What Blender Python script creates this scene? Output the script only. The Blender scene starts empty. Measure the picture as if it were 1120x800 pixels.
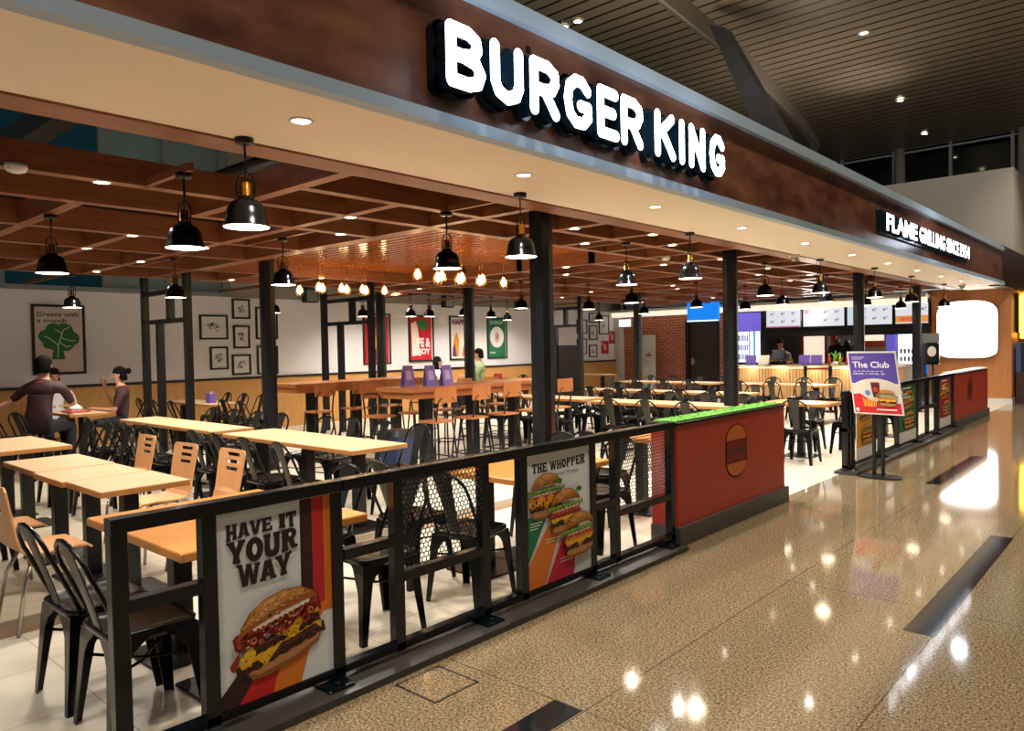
import bpy, bmesh, math, random
from mathutils import Vector, Matrix
from mathutils.geometry import tessellate_polygon
random.seed(7)
C = bpy.context.scene.collection
D = bpy.data
PI = math.pi

# ------------------------------------------------------------------ camera, world, exposure
cam_d = D.cameras.new('camera'); cam = D.objects.new('camera', cam_d); C.objects.link(cam)
cam_d.sensor_width = 36; cam_d.lens = 26.11; cam_d.clip_end = 200; cam_d.clip_start = 0.05
RW = ((0.74462127, 0.00328718, -0.66747911), (0.66722143, -0.03188151, 0.74417681), (-0.018834, -0.99948625, -0.02593293))
cam.matrix_world = Matrix([[RW[i][0], -RW[i][1], -RW[i][2], (0, 0, 1.6)[i]] for i in range(3)] + [[0, 0, 0, 1]])
sc = bpy.context.scene
sc.camera = cam
sc.view_settings.view_transform = 'Standard'
sc.view_settings.look = 'None'
sc.view_settings.gamma = 1.0
sc.view_settings.use_curve_mapping = False
sc.view_settings.exposure = 0.22
w = D.worlds.new('night'); sc.world = w; w.use_nodes = True
w.node_tree.nodes['Background'].inputs[0].default_value = (0.85, 0.85, 0.85, 1)
w.node_tree.nodes['Background'].inputs[1].default_value = 0.25
P_SOFFIT, P_GRID, P_PEND, P_HALL = 62.0, 150.0, 30.0, 1000.0

def lamp(name, kind, loc, power, col=(1, .83, .62), parent=None, size=1.9, rad=.04, aim=None, blend=.6):
    d = D.lights.new(name, kind); d.energy = power; d.color = col
    if kind in ('SPOT', 'POINT'): d.shadow_soft_size = rad
    if kind == 'SPOT': d.spot_size = size; d.spot_blend = blend
    o = D.objects.new(name, d); C.objects.link(o); o.location = loc
    if aim is not None: o.rotation_euler = Vector(aim).to_track_quat('-Z', 'Y').to_euler()
    if parent: o.parent = parent
    return o

# ------------------------------------------------------------------ materials
M = {}
def lin(h):
    h = h.lstrip('#'); r = [int(h[i:i + 2], 16) / 255 for i in (0, 2, 4)]
    return tuple((c / 12.92 if c <= .04045 else ((c + .055) / 1.055) ** 2.4) for c in r) + (1,)
def mat(name, col, rough=.5, metal=0, emit=0, spec=.5, noise=0, nscale=20, bump=0, coat=0, stretch=None, trans=0):
    m = D.materials.new(name); m.use_nodes = True; nt = m.node_tree; b = nt.nodes['Principled BSDF']
    c = lin(col) if isinstance(col, str) else tuple(col) + (1,)
    b.inputs['Base Color'].default_value = c; b.inputs['Roughness'].default_value = rough
    b.inputs['Metallic'].default_value = metal; b.inputs['Specular IOR Level'].default_value = spec
    b.inputs['Coat Weight'].default_value = coat; b.inputs['Coat Roughness'].default_value = .12
    b.inputs['Transmission Weight'].default_value = trans
    if emit:
        b.inputs['Emission Color'].default_value = c; b.inputs['Emission Strength'].default_value = emit
    if noise or bump:
        tc = nt.nodes.new('ShaderNodeTexCoord'); mp = nt.nodes.new('ShaderNodeMapping'); n = nt.nodes.new('ShaderNodeTexNoise')
        nt.links.new(tc.outputs['Object'], mp.inputs[0]); nt.links.new(mp.outputs[0], n.inputs['Vector'])
        if stretch: mp.inputs['Scale'].default_value = stretch
        n.inputs['Scale'].default_value = nscale; n.inputs['Detail'].default_value = 5; n.inputs['Roughness'].default_value = .65
        if noise:
            r = nt.nodes.new('ShaderNodeMapRange'); r.inputs['From Min'].default_value = .25; r.inputs['From Max'].default_value = .75
            r.inputs['To Min'].default_value = 1 - noise; r.inputs['To Max'].default_value = 1 + noise
            nt.links.new(n.outputs['Fac'], r.inputs[0])
            v = nt.nodes.new('ShaderNodeVectorMath'); v.operation = 'SCALE'; v.inputs[0].default_value = c[:3]
            nt.links.new(r.outputs[0], v.inputs['Scale']); nt.links.new(v.outputs[0], b.inputs['Base Color'])
        if bump:
            bp = nt.nodes.new('ShaderNodeBump'); bp.inputs['Strength'].default_value = bump; bp.inputs['Distance'].default_value = .01
            nt.links.new(n.outputs['Fac'], bp.inputs['Height']); nt.links.new(bp.outputs[0], b.inputs['Normal'])
    M[name] = m; return m
def ink(h, emit=0):
    k = 'ink_' + h + ('_lit' if emit else '')
    if k not in M:
        mat(k, h, .45, 0, emit, .3)
        if emit: M[k].node_tree.nodes['Principled BSDF'].inputs['Base Color'].default_value = (.02, .02, .02, 1)
    return M[k]

mat('wood_beam', '#8a5030', .33, noise=.45, nscale=3, stretch=(1, 1, 9), bump=.05)
mat('wood_beam_y', '#875236', .36, noise=.35, nscale=3, stretch=(1, .6, 9))
mat('wood_panel', '#a8602a', .16, noise=.3, nscale=2.2, stretch=(1, 7, 1))
mat('table_wood', '#c8aa82', .3, noise=.13, nscale=4, stretch=(1, 7, 1))
mat('table_wood_red', '#c8843c', .28, noise=.16, nscale=4, stretch=(1, 7, 1))
mat('table_edge', '#b27a42', .4, noise=.2, nscale=6)
mat('bar_wood', '#a8693a', .3, noise=.2, nscale=4, stretch=(7, 1, 1))
mat('birch', '#cf9a68', .35, noise=.08, nscale=6, stretch=(3, 1, .6))
mat('chrome', '#a9a49c', .22, 1)
mat('black_metal', '#131416', .2, .6, spec=.6)
mat('gun_metal', '#33322f', .3, .7)
mat('black_paint', '#0d0f12', .32, .2)
mat('column_paint', '#11161b', .35, .2)
mat('fence_paint', '#060d14', .22, .0)
mat('brass', '#c08b3a', .25, 1)
mat('shade_white', '#fff6e8', .6, emit=5)
mat('bulb_glow', '#ffdf9e', .4, emit=28)
mat('led_disc', '#fff1da', .5, emit=16)
mat('wall_white', '#e2dedd', .8, noise=.03, nscale=1.5)
mat('soffit_cream', '#eee2d0', .7, noise=.02, nscale=1)
mat('trim_grey', '#9fb4c8', .5)
mat('wainscot', '#c4904f', .5, noise=.12, nscale=5, stretch=(1, 4, .4))
mat('orange_wood', '#bd7c48', .45, noise=.12, nscale=3, stretch=(6, 1, .5))
mat('dark_trim', '#16130f', .4)
mat('dark_void', '#0b0d0f', .7)
mat('duct', '#15181b', .5)
mat('window_night', '#1f4a58', .1, spec=.9, emit=.04)  # faint teal emission stands in for dusk light outside the glass
mat('window_pale', '#7f9490', .2)
mat('window_black', '#050608', .06, spec=.9)
mat('mullion', '#7f8584', .5)
mat('hall_steel', '#45464a', .45, .4)
mat('hall_white', '#8f877b', .7)
mat('box_white', '#b5aea4', .85, noise=.03, nscale=1)
mat('white_paint', '#d8d6d0', .5)
mat('sign_face', '#f4f8ff', .5, emit=6)
mat('sign_return', '#0c2534', .3, .3)
mat('round_face', '#fffaf2', .5, emit=5)
mat('planter_red', '#b03c2a', .42, noise=.05, nscale=2)
mat('plinth_grey', '#4b4947', .3)
mat('kerb_stone', '#3a3835', .38, noise=.2, nscale=30)
mat('turf', '#5aa02e', .8, noise=.4, nscale=60, bump=.6)
mat('shop_dark', '#3a241a', .4, noise=.2, nscale=3, stretch=(1, 1, 4))
mat('yellow_lit', '#ffc23a', .5, emit=7)
mat('cove_lit', '#fff0d8', .5, emit=.75)
mat('blue_lit', '#0a78e0', .5, emit=.9)
mat('violet_lit', '#6f62d8', .5, emit=.5)
mat('fridge_lit', '#dfeffa', .5, emit=1.2)
mat('kitchen_dark', '#4a3b32', .4, noise=.3, nscale=5)
mat('door_dark', '#24140f', .4)
mat('steel', '#9a9a98', .3, .9)
mat('glass', '#ffffff', .02, trans=1)
mat('skin', '#b98467', .5); mat('hair', '#0d0908', .85, spec=.1); mat('shirt_maroon', '#37181c', .75); mat('shirt_white', '#d8d4d4', .75)
mat('trousers', '#1c1c22', .8); mat('shirt_green', '#8c9a70', .75); mat('shirt_grey', '#5d5a58', .75); mat('collar_red', '#a83a30', .6)

def plank_floor():
    m = D.materials.new('floor_interior'); m.use_nodes = True; nt = m.node_tree; b = nt.nodes['Principled BSDF']; M['floor_interior'] = m
    N = nt.nodes.new; L = nt.links.new
    g = N('ShaderNodeNewGeometry')
    def brick(sx, sy, c1, c2, mo, ms, rot=0):
        mp = N('ShaderNodeMapping'); L(g.outputs['Position'], mp.inputs[0]); mp.inputs['Rotation'].default_value = (0, 0, rot)
        k = N('ShaderNodeTexBrick'); L(mp.outputs[0], k.inputs['Vector'])
        k.inputs['Scale'].default_value = 1; k.inputs['Brick Width'].default_value = sx; k.inputs['Row Height'].default_value = sy
        k.inputs['Mortar Size'].default_value = ms; k.inputs['Color1'].default_value = lin(c1); k.inputs['Color2'].default_value = lin(c2)
        k.inputs['Mortar'].default_value = lin(mo); k.inputs['Bias'].default_value = 0
        return k
    a = brick(1.2, .15, '#b3a68f', '#c2b69f', '#8d8270', .004, PI / 2)
    t = brick(.62, .62, '#d3cbb9', '#cfc6b3', '#a79d8b', .004)
    sep = N('ShaderNodeSeparateXYZ'); L(g.outputs['Position'], sep.inputs[0])
    gt = N('ShaderNodeMath'); gt.operation = 'GREATER_THAN'; L(sep.outputs['X'], gt.inputs[0]); gt.inputs[1].default_value = -5.0
    gy = N('ShaderNodeMath'); gy.operation = 'GREATER_THAN'; L(sep.outputs['Y'], gy.inputs[0]); gy.inputs[1].default_value = 3.2
    mxm = N('ShaderNodeMath'); mxm.operation = 'MAXIMUM'; L(gt.outputs[0], mxm.inputs[0]); L(gy.outputs[0], mxm.inputs[1])
    mx = N('ShaderNodeMix'); mx.data_type = 'RGBA'; L(mxm.outputs[0], mx.inputs[0]); L(a.outputs[0], mx.inputs[6]); L(t.outputs[0], mx.inputs[7])
    n = N('ShaderNodeTexNoise'); n.inputs['Scale'].default_value = 3; n.inputs['Detail'].default_value = 6; L(g.outputs['Position'], n.inputs['Vector'])
    r = N('ShaderNodeMapRange'); L(n.outputs['Fac'], r.inputs[0]); r.inputs['To Min'].default_value = .86; r.inputs['To Max'].default_value = 1.12
    v = N('ShaderNodeVectorMath'); v.operation = 'SCALE'; L(mx.outputs[2], v.inputs[0]); L(r.outputs[0], v.inputs['Scale'])
    L(v.outputs[0], b.inputs['Base Color']); b.inputs['Roughness'].default_value = .3
plank_floor()

def granite_floor():
    m = D.materials.new('granite'); m.use_nodes = True; nt = m.node_tree; b = nt.nodes['Principled BSDF']; M['granite'] = m
    N = nt.nodes.new; L = nt.links.new
    g = N('ShaderNodeNewGeometry')
    n = N('ShaderNodeTexNoise'); n.inputs['Scale'].default_value = 85; n.inputs['Detail'].default_value = 3; n.inputs['Roughness'].default_value = .7
    L(g.outputs['Position'], n.inputs['Vector'])
    cr = N('ShaderNodeValToRGB'); L(n.outputs['Fac'], cr.inputs[0])
    e = cr.color_ramp.elements
    e[0].position = .36; e[0].color = lin('#463c30'); e[1].position = .64; e[1].color = lin('#ab9a7c')
    x = e.new(.5); x.color = lin('#7f6f55')
    sep = N('ShaderNodeSeparateXYZ'); L(g.outputs['Position'], sep.inputs[0])
    def joint(out, period, off):
        a = N('ShaderNodeMath'); a.operation = 'ADD'; L(out, a.inputs[0]); a.inputs[1].default_value = -off
        f = N('ShaderNodeMath'); f.operation = 'PINGPONG'; L(a.outputs[0], f.inputs[0]); f.inputs[1].default_value = period / 2
        l = N('ShaderNodeMath'); l.operation = 'LESS_THAN'; L(f.outputs[0], l.inputs[0]); l.inputs[1].default_value = .003
        return l
    j1 = joint(sep.outputs['X'], .95, -1.925); j2 = joint(sep.outputs['Y'], 2.3, 2.577)
    mm = N('ShaderNodeMath'); mm.operation = 'MAXIMUM'; L(j1.outputs[0], mm.inputs[0]); L(j2.outputs[0], mm.inputs[1])
    mx = N('ShaderNodeMix'); mx.data_type = 'RGBA'; L(mm.outputs[0], mx.inputs[0]); L(cr.outputs[0], mx.inputs[6]); mx.inputs[7].default_value = lin('#4c4436')
    L(mx.outputs[2], b.inputs['Base Color']); b.inputs['Roughness'].default_value = .07; b.inputs['Specular IOR Level'].default_value = .62
granite_floor()

def slat_ceiling():
    m = D.materials.new('slats'); m.use_nodes = True; nt = m.node_tree; b = nt.nodes['Principled BSDF']; M['slats'] = m
    N = nt.nodes.new; L = nt.links.new
    g = N('ShaderNodeNewGeometry'); sep = N('ShaderNodeSeparateXYZ'); L(g.outputs['Position'], sep.inputs[0])
    f = N('ShaderNodeMath'); f.operation = 'PINGPONG'; L(sep.outputs['Y'], f.inputs[0]); f.inputs[1].default_value = .2
    l = N('ShaderNodeMath'); l.operation = 'LESS_THAN'; L(f.outputs[0], l.inputs[0]); l.inputs[1].default_value = .035
    mx = N('ShaderNodeMix'); mx.data_type = 'RGBA'; L(l.outputs[0], mx.inputs[0]); mx.inputs[6].default_value = lin('#8f8270'); mx.inputs[7].default_value = lin('#1d1712')
    L(mx.outputs[2], b.inputs['Base Color']); b.inputs['Roughness'].default_value = .35
slat_ceiling()

def brick_mat():
    m = D.materials.new('brick'); m.use_nodes = True; nt = m.node_tree; b = nt.nodes['Principled BSDF']; M['brick'] = m
    N = nt.nodes.new; L = nt.links.new
    g = N('ShaderNodeNewGeometry'); mp = N('ShaderNodeMapping'); mp.inputs['Rotation'].default_value = (PI / 2, 0, 0); L(g.outputs['Position'], mp.inputs[0])
    k = N('ShaderNodeTexBrick'); L(mp.outputs[0], k.inputs['Vector']); k.inputs['Scale'].default_value = 1
    k.inputs['Brick Width'].default_value = .24; k.inputs['Row Height'].default_value = .085; k.inputs['Mortar Size'].default_value = .008
    k.inputs['Color1'].default_value = lin('#b85f40'); k.inputs['Color2'].default_value = lin('#984a32'); k.inputs['Mortar'].default_value = lin('#b59a86')
    n = N('ShaderNodeTexNoise'); n.inputs['Scale'].default_value = 9; L(g.outputs['Position'], n.inputs['Vector'])
    r = N('ShaderNodeMapRange'); L(n.outputs['Fac'], r.inputs[0]); r.inputs['To Min'].default_value = .6; r.inputs['To Max'].default_value = 1.4
    v = N('ShaderNodeVectorMath'); v.operation = 'SCALE'; L(k.outputs[0], v.inputs[0]); L(r.outputs[0], v.inputs['Scale'])
    L(v.outputs[0], b.inputs['Base Color']); b.inputs['Roughness'].default_value = .75
brick_mat()

def fascia_mat():
    m = D.materials.new('fascia_wood'); m.use_nodes = True; nt = m.node_tree; b = nt.nodes['Principled BSDF']; M['fascia_wood'] = m
    N = nt.nodes.new; L = nt.links.new
    g = N('ShaderNodeNewGeometry'); mp = N('ShaderNodeMapping'); mp.inputs['Scale'].default_value = (1, 1.2, 3); L(g.outputs['Position'], mp.inputs[0])
    n = N('ShaderNodeTexNoise'); n.inputs['Scale'].default_value = 2.2; n.inputs['Detail'].default_value = 7; L(mp.outputs[0], n.inputs['Vector'])
    cr = N('ShaderNodeValToRGB'); L(n.outputs['Fac'], cr.inputs[0]); e = cr.color_ramp.elements
    e[0].position = .3; e[0].color = lin('#4e2d22'); e[1].position = .72; e[1].color = lin('#87563f')
    vo = N('ShaderNodeTexVoronoi'); vo.inputs['Scale'].default_value = 1.9; L(g.outputs['Position'], vo.inputs['Vector'])
    l = N('ShaderNodeMath'); l.operation = 'LESS_THAN'; L(vo.outputs['Distance'], l.inputs[0]); l.inputs[1].default_value = .06
    mx = N('ShaderNodeMix'); mx.data_type = 'RGBA'; L(l.outputs[0], mx.inputs[0]); L(cr.outputs[0], mx.inputs[6]); mx.inputs[7].default_value = lin('#22100a')
    L(mx.outputs[2], b.inputs['Base Color']); b.inputs['Roughness'].default_value = .35
fascia_mat()

# ------------------------------------------------------------------ mesh helpers
class MB:
    def __init__(s): s.v = []; s.f = []; s.m = []; s.mats = []; s.cur = 0; s.sm = []
    def use(s, name):
        mm = M[name] if isinstance(name, str) else name
        if mm not in s.mats: s.mats.append(mm)
        s.cur = s.mats.index(mm); return s
    def add(s, vs, fs, smooth=False):
        o = len(s.v); s.v += [tuple(x) for x in vs]; s.f += [tuple(i + o for i in f) for f in fs]
        s.m += [s.cur] * len(fs); s.sm += [smooth] * len(fs); return s
    def box(s, x0, x1, y0, y1, z0, z1):
        return s.add([(x, y, z) for x in (x0, x1) for y in (y0, y1) for z in (z0, z1)],
                     [(0, 1, 3, 2), (4, 6, 7, 5), (0, 4, 5, 1), (2, 3, 7, 6), (0, 2, 6, 4), (1, 5, 7, 3)])
    def hexa(s, a, b):  # two quads (4 pts each) -> prism
        return s.add(list(a) + list(b), [(3, 2, 1, 0), (4, 5, 6, 7)] + [(i, (i + 1) % 4, 4 + (i + 1) % 4, 4 + i) for i in range(4)])
    def bev(s, x0, x1, y0, y1, z0, z1, r=.005):  # box with chamfered vertical + top edges
        def ring(i, z): return [(x0 + i + r, y0 + i, z), (x1 - i - r, y0 + i, z), (x1 - i, y0 + i + r, z), (x1 - i, y1 - i - r, z), (x1 - i - r, y1 - i, z), (x0 + i + r, y1 - i, z), (x0 + i, y1 - i - r, z), (x0 + i, y0 + i + r, z)]
        rs = [ring(r * .6, z0), ring(0, z0 + r), ring(0, z1 - r), ring(r * .6, z1)]
        return s.loft(rs)
    def loft(s, rings, closed=True, cap=True, smooth=False):
        n = len(rings[0]); vs = [p for r in rings for p in r]; fs = []
        for k in range(len(rings) - 1):
            for i in range(n if closed else n - 1):
                j = (i + 1) % n; fs.append((k * n + i, k * n + j, (k + 1) * n + j, (k + 1) * n + i))
        if cap: fs += [tuple(range(n))[::-1], tuple(range((len(rings) - 1) * n, len(rings) * n))]
        return s.add(vs, fs, smooth)
    def lathe(s, prof, cx=0, cy=0, cz=0, n=20, cap=False, smooth=True):
        rings = [[(cx + r * math.cos(2 * PI * i / n), cy + r * math.sin(2 * PI * i / n), cz + z) for i in range(n)] for r, z in prof]
        return s.loft(rings, cap=cap, smooth=smooth)
    def cyl(s, cx, cy, z0, z1, r, n=16): return s.lathe([(r, z0), (r, z1)], cx, cy, 0, n, True)
    def tube(s, pts, r, n=8, closed=False):
        pts = [Vector(p) for p in pts]; rings = []; up = None
        for i, p in enumerate(pts):
            a = pts[i - 1] if (i > 0 or closed) else pts[0]; b = pts[(i + 1) % len(pts)] if (i < len(pts) - 1 or closed) else pts[-1]
            d = (b - a).normalized()
            if up is None:
                up = Vector((0, 0, 1)) if abs(d.z) < .9 else Vector((1, 0, 0))
            u = d.cross(up).normalized(); vv = u.cross(d).normalized(); up = vv
            rr = r[i] if isinstance(r, (list, tuple)) else r
            rings.append([tuple(p + (u * math.cos(2 * PI * k / n) + vv * math.sin(2 * PI * k / n)) * rr) for k in range(n)])
        if closed:
            rings.append(rings[0]); return s.loft(rings, cap=False, smooth=True)
        return s.loft(rings, smooth=True)
    def disc(s, cx, cy, z, r, n=20, rx=None): return s.add([(cx + (rx or r) * math.cos(2 * PI * i / n), cy + r * math.sin(2 * PI * i / n), z) for i in range(n)], [tuple(range(n))])
    def mesh(s, name):
        me = D.meshes.new(name); me.from_pydata(s.v, [], s.f)
        for mm in s.mats: me.materials.append(mm)
        me.polygons.foreach_set('material_index', s.m); me.polygons.foreach_set('use_smooth', s.sm); me.update()
        bm = bmesh.new(); bm.from_mesh(me); bmesh.ops.recalc_face_normals(bm, faces=bm.faces); bm.to_mesh(me); bm.free()
        return me
    def build(s, name, parent=None, **tags):
        o = D.objects.new(name, s.mesh(name)); C.objects.link(o)
        if parent: o.parent = parent
        for k, v in tags.items(): o[k] = v
        return o

def struct(name, mb, **t): return mb.build(name, kind='structure', **t)
def thing(name, label, cat, loc=(0, 0, 0), rz=0, group=None):
    o = D.objects.new(name, None); C.objects.link(o); o.location = loc; o.rotation_euler = (0, 0, rz); o.empty_display_size = .1
    return tag(o, label, cat, group)
def tag(o, label, cat, group=None):
    o['label'] = label; o['category'] = cat
    if group: o['group'] = group
    return o
def dup(root, loc, rz, label, group=None):
    r = root.copy(); C.objects.link(r); r.location = loc; r.rotation_euler = (0, 0, rz); r['label'] = label
    if group: r['group'] = group
    for ch in list(root.children):
        c = ch.copy(); C.objects.link(c); c.parent = r
        for g in list(ch.children):
            d = g.copy(); C.objects.link(d); d.parent = c
    return r
USED = set()
def place(proto, loc, rz, label, group=None):
    if proto.name not in USED:
        USED.add(proto.name); proto.location = loc; proto.rotation_euler = (0, 0, rz); proto['label'] = label
        if group: proto['group'] = group
        return proto
    return dup(proto, loc, rz, label, group)

# flat artwork on signs: polygons in (u, v), stacked in fine layers
_tc = {}
def text_poly(body, bold=.0, shear=0):
    k = (body, bold, shear)
    if k in _tc: return _tc[k]
    cu = D.curves.new('lettering', 'FONT'); cu.body = body; cu.size = 1; cu.offset = bold; cu.resolution_u = 3; cu.shear = shear
    o = D.objects.new('lettering', cu); C.objects.link(o)
    me = D.meshes.new_from_object(o.evaluated_get(bpy.context.evaluated_depsgraph_get()))
    vs = [(v.co.x, v.co.y) for v in me.vertices]; fs = [tuple(p.vertices) for p in me.polygons]
    D.objects.remove(o); D.meshes.remove(me); D.curves.remove(cu)
    _tc[k] = (vs, fs); return _tc[k]
class Art:
    def __init__(s, step=.0004): s.l = []; s.step = step; s.lv = 0; s.hold = False
    def push(s, vs, fs, m):
        if not s.hold: s.lv += 1
        s.l.append((vs, fs, m, s.lv)); return s
    def poly(s, pts, col, emit=0):
        t = tessellate_polygon([[Vector((p[0], p[1], 0)) for p in pts]])
        return s.push(list(pts), [tuple(x) for x in t], ink(col, emit))
    def rect(s, x0, y0, x1, y1, col, emit=0): return s.poly([(x0, y0), (x1, y0), (x1, y1), (x0, y1)], col, emit)
    def ell(s, cx, cy, rx, ry, col, n=18, a0=0, a1=2 * PI, rot=0, emit=0):
        k = n if a1 - a0 > 6.2 else n + 1
        pts = []
        for i in range(k):
            a = a0 + (a1 - a0) * i / n; x = rx * math.cos(a); y = ry * math.sin(a)
            pts.append((cx + x * math.cos(rot) - y * math.sin(rot), cy + x * math.sin(rot) + y * math.cos(rot)))
        return s.poly(pts, col, emit)
    def line(s, pts, wd, col, emit=0):
        vs = []; fs = []
        for (a, b) in zip(pts[:-1], pts[1:]):
            d = Vector((b[0] - a[0], b[1] - a[1])); L = d.length or 1; nx, ny = -d.y / L * wd / 2, d.x / L * wd / 2; o = len(vs)
            vs += [(a[0] + nx, a[1] + ny), (a[0] - nx, a[1] - ny), (b[0] - nx, b[1] - ny), (b[0] + nx, b[1] + ny)]; fs.append((o, o + 1, o + 2, o + 3))
            m = len(vs); vs += [(b[0] + wd / 2 * math.cos(t * PI / 4), b[1] + wd / 2 * math.sin(t * PI / 4)) for t in range(8)]; fs.append(tuple(range(m, m + 8)))
        return s.push(vs, fs, ink(col, emit))
    def text(s, body, x0, y0, x1, y1, col, bold=.0, warp=None, emit=0):
        vs, fs = text_poly(body, bold)
        a0 = min(v[0] for v in vs); a1 = max(v[0] for v in vs); b0 = min(v[1] for v in vs); b1 = max(v[1] for v in vs)
        o = []
        for (x, y) in vs:
            u = (x - a0) / (a1 - a0); v = (y - b0) / (b1 - b0)
            if warp: u, v = warp(u, v)
            o.append((x0 + u * (x1 - x0), y0 + v * (y1 - y0)))
        return s.push(o, fs, ink(col, emit))
    def sub(s, other, fn):
        for vs, fs, m, lv in other.l: s.l.append(([fn(*p) for p in vs], fs, m, s.lv + lv))
        s.lv += other.lv; return s
    def clip(s, x0, y0, x1, y1):
        out = []
        for vs, fs, m, lv in s.l:
            nv = []; nf = []
            for f in fs:
                P = [vs[i] for i in f]
                for ax, lim, sg in ((0, x0, 1), (0, x1, -1), (1, y0, 1), (1, y1, -1)):
                    Q = []
                    for i in range(len(P)):
                        a = P[i - 1]; b = P[i]; da = (a[ax] - lim) * sg; db = (b[ax] - lim) * sg
                        if (da >= 0) != (db >= 0):
                            t = da / (da - db); Q.append((a[0] + (b[0] - a[0]) * t, a[1] + (b[1] - a[1]) * t))
                        if db >= 0: Q.append(b)
                    P = Q
                    if not P: break
                if len(P) >= 3: nf.append(tuple(range(len(nv), len(nv) + len(P)))); nv += P
            if nf: out.append((nv, nf, m, lv))
        s.l = out; return s
    def into(s, mb, org, u, v, n):
        org, u, v, n = map(Vector, (org, u, v, n))
        for vs, fs, m, lv in s.l:
            mb.use(m); mb.add([org + u * p[0] + v * p[1] + n * (s.step * lv) for p in vs], fs)
        return mb

# ------------------------------------------------------------------ setting: floors, walls, ceilings
XF, ZC, XW, YW = -2.96, 2.75, -14.0, 21.0
struct('floor', MB().use('floor_interior').box(XW, -3.0, -3, 24, -.1, 0))
struct('floor.001', MB().use('granite').box(-3.0, 12, -8, 36, -.1, -.0005))
struct('trim_1', MB().use('kerb_stone').box(-3.06, -2.80, -3, 5.12, -.02, .035))
struct('trim_2', MB().use('kerb_stone').box(-3.06, -2.80, 9.15, 15.0, -.02, .035))
struct('trim_3', MB().use(mat('floor_strip', '#8a6a4c', .45, noise=.15, nscale=5)).box(-5.03, -4.94, -3, 21, -.02, .003).use(mat('floor_strip_grey', '#857763', .45)).box(-5.22, -5.03, -3, 21, -.02, .003))
mat('inlay_black', '#1b1c20', .08, spec=.6)
for i, (x, y0, y1) in enumerate([(-2.09, .2, 2.575), (-1.12, 4.42, 7.0), (-2.07, 9.1, 11.6), (-1.12, 13.4, 16), (-2.07, 18, 20.5)]):
    struct('trim_%d' % (4 + i), MB().use('inlay_black').box(x, x + .155, y0, y1, -.02, .001))
h = MB().use('granite').box(-2.755, -2.49, 2.215, 2.475, -.02, .0012).use('dark_trim')
for a in ((-2.765, -2.755, 2.205, 2.485), (-2.49, -2.48, 2.205, 2.485), (-2.765, -2.48, 2.205, 2.215), (-2.765, -2.48, 2.475, 2.485)): h.box(a[0], a[1], a[2], a[3], -.02, .0016)
struct('trim_9', h)
# back wall with wainscot, clerestory
struct('wall_left', MB().use('wall_white').box(XW - .2, XW, -3, YW + .2, 0, 2.68))
struct('trim_10', MB().use('wainscot').box(XW, XW + .03, -3, YW, 0, 1.04).use('dark_trim').box(XW, XW + .05, -3, YW, 1.04, 1.085))
struct('trim_11', MB().use('mullion').box(XW - .25, XW + .02, -3, 7.3, 2.68, 2.76))
struct('wall_left.001', MB().use('hall_white').box(XW - .3, XW - .02, 7.3, YW + .2, 2.68, 6.8))
wi = 1
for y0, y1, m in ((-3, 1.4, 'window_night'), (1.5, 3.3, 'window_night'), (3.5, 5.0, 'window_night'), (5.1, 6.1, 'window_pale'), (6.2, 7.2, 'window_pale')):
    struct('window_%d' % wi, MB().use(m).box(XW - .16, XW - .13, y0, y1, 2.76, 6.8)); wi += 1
b = MB().use('mullion')
for y in (1.45, 3.4, 5.05, 6.15, 7.25): b.box(XW - .2, XW - .06, y - .09, y + .09, 2.76, 6.8)
for z in (3.55, 4.6, 5.7): b.box(XW - .18, XW - .1, -3, 7.2, z, z + .07)
struct('trim_12', b)
# far wall: white corner piece, brick, door, kitchen opening, orange timber wall
struct('wall_back', MB().use('brick').box(-13.98, -11.40, YW, YW + .2, 0, 2.66).box(-10.40, -9.95, YW, YW + .2, 0, 2.66).box(-11.40, -10.40, YW, YW + .2, 2.25, 2.66))
struct('trim_13', MB().use('white_paint').box(-13.98, -13.78, YW - .25, YW, 0, 2.66))
struct('wall_back.001', MB().use('kitchen_dark').box(-9.95, -4.6, 23.4, 23.5, 0, 4).box(-9.95, -9.85, YW, 23.5, 0, 2.66).box(-4.68, -4.6, YW + .1, 23.5, 0, 2.66))
struct('wall_back.002', MB().use('orange_wood').box(-4.68, -2.92, YW - .1, YW + .1, .14, 2.8).box(-3.12, -2.92, YW + .1, 24, .14, 2.8))
b = MB().use('table_edge')
for i in range(1, 7): b.box(-4.68 + i * .25, -4.675 + i * .25, YW - .102, YW - .1, .14, 2.8)
struct('trim_14', b)
struct('baseboard_back', MB().use('white_paint').box(-4.70, -2.90, YW - .13, YW + .12, 0, .14).box(-3.12, -2.90, YW, 24, 0, .14))
struct('door_1', MB().use('door_dark').box(-11.38, -10.42, YW + .05, YW + .1, 0, 2.25).use('black_paint').box(-11.5, -11.38, YW - .03, YW + .1, 0, 2.3).box(-10.42, -10.36, YW - .03, YW + .1, 0, 2.3).box(-11.5, -10.36, YW - .03, YW + .1, 2.22, 2.3).use('steel').box(-11.30, -11.22, YW - .02, YW + .05, .92, 1.12).box(-11.30, -11.12, YW - .05, YW - .03, 1.0, 1.03))
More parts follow.
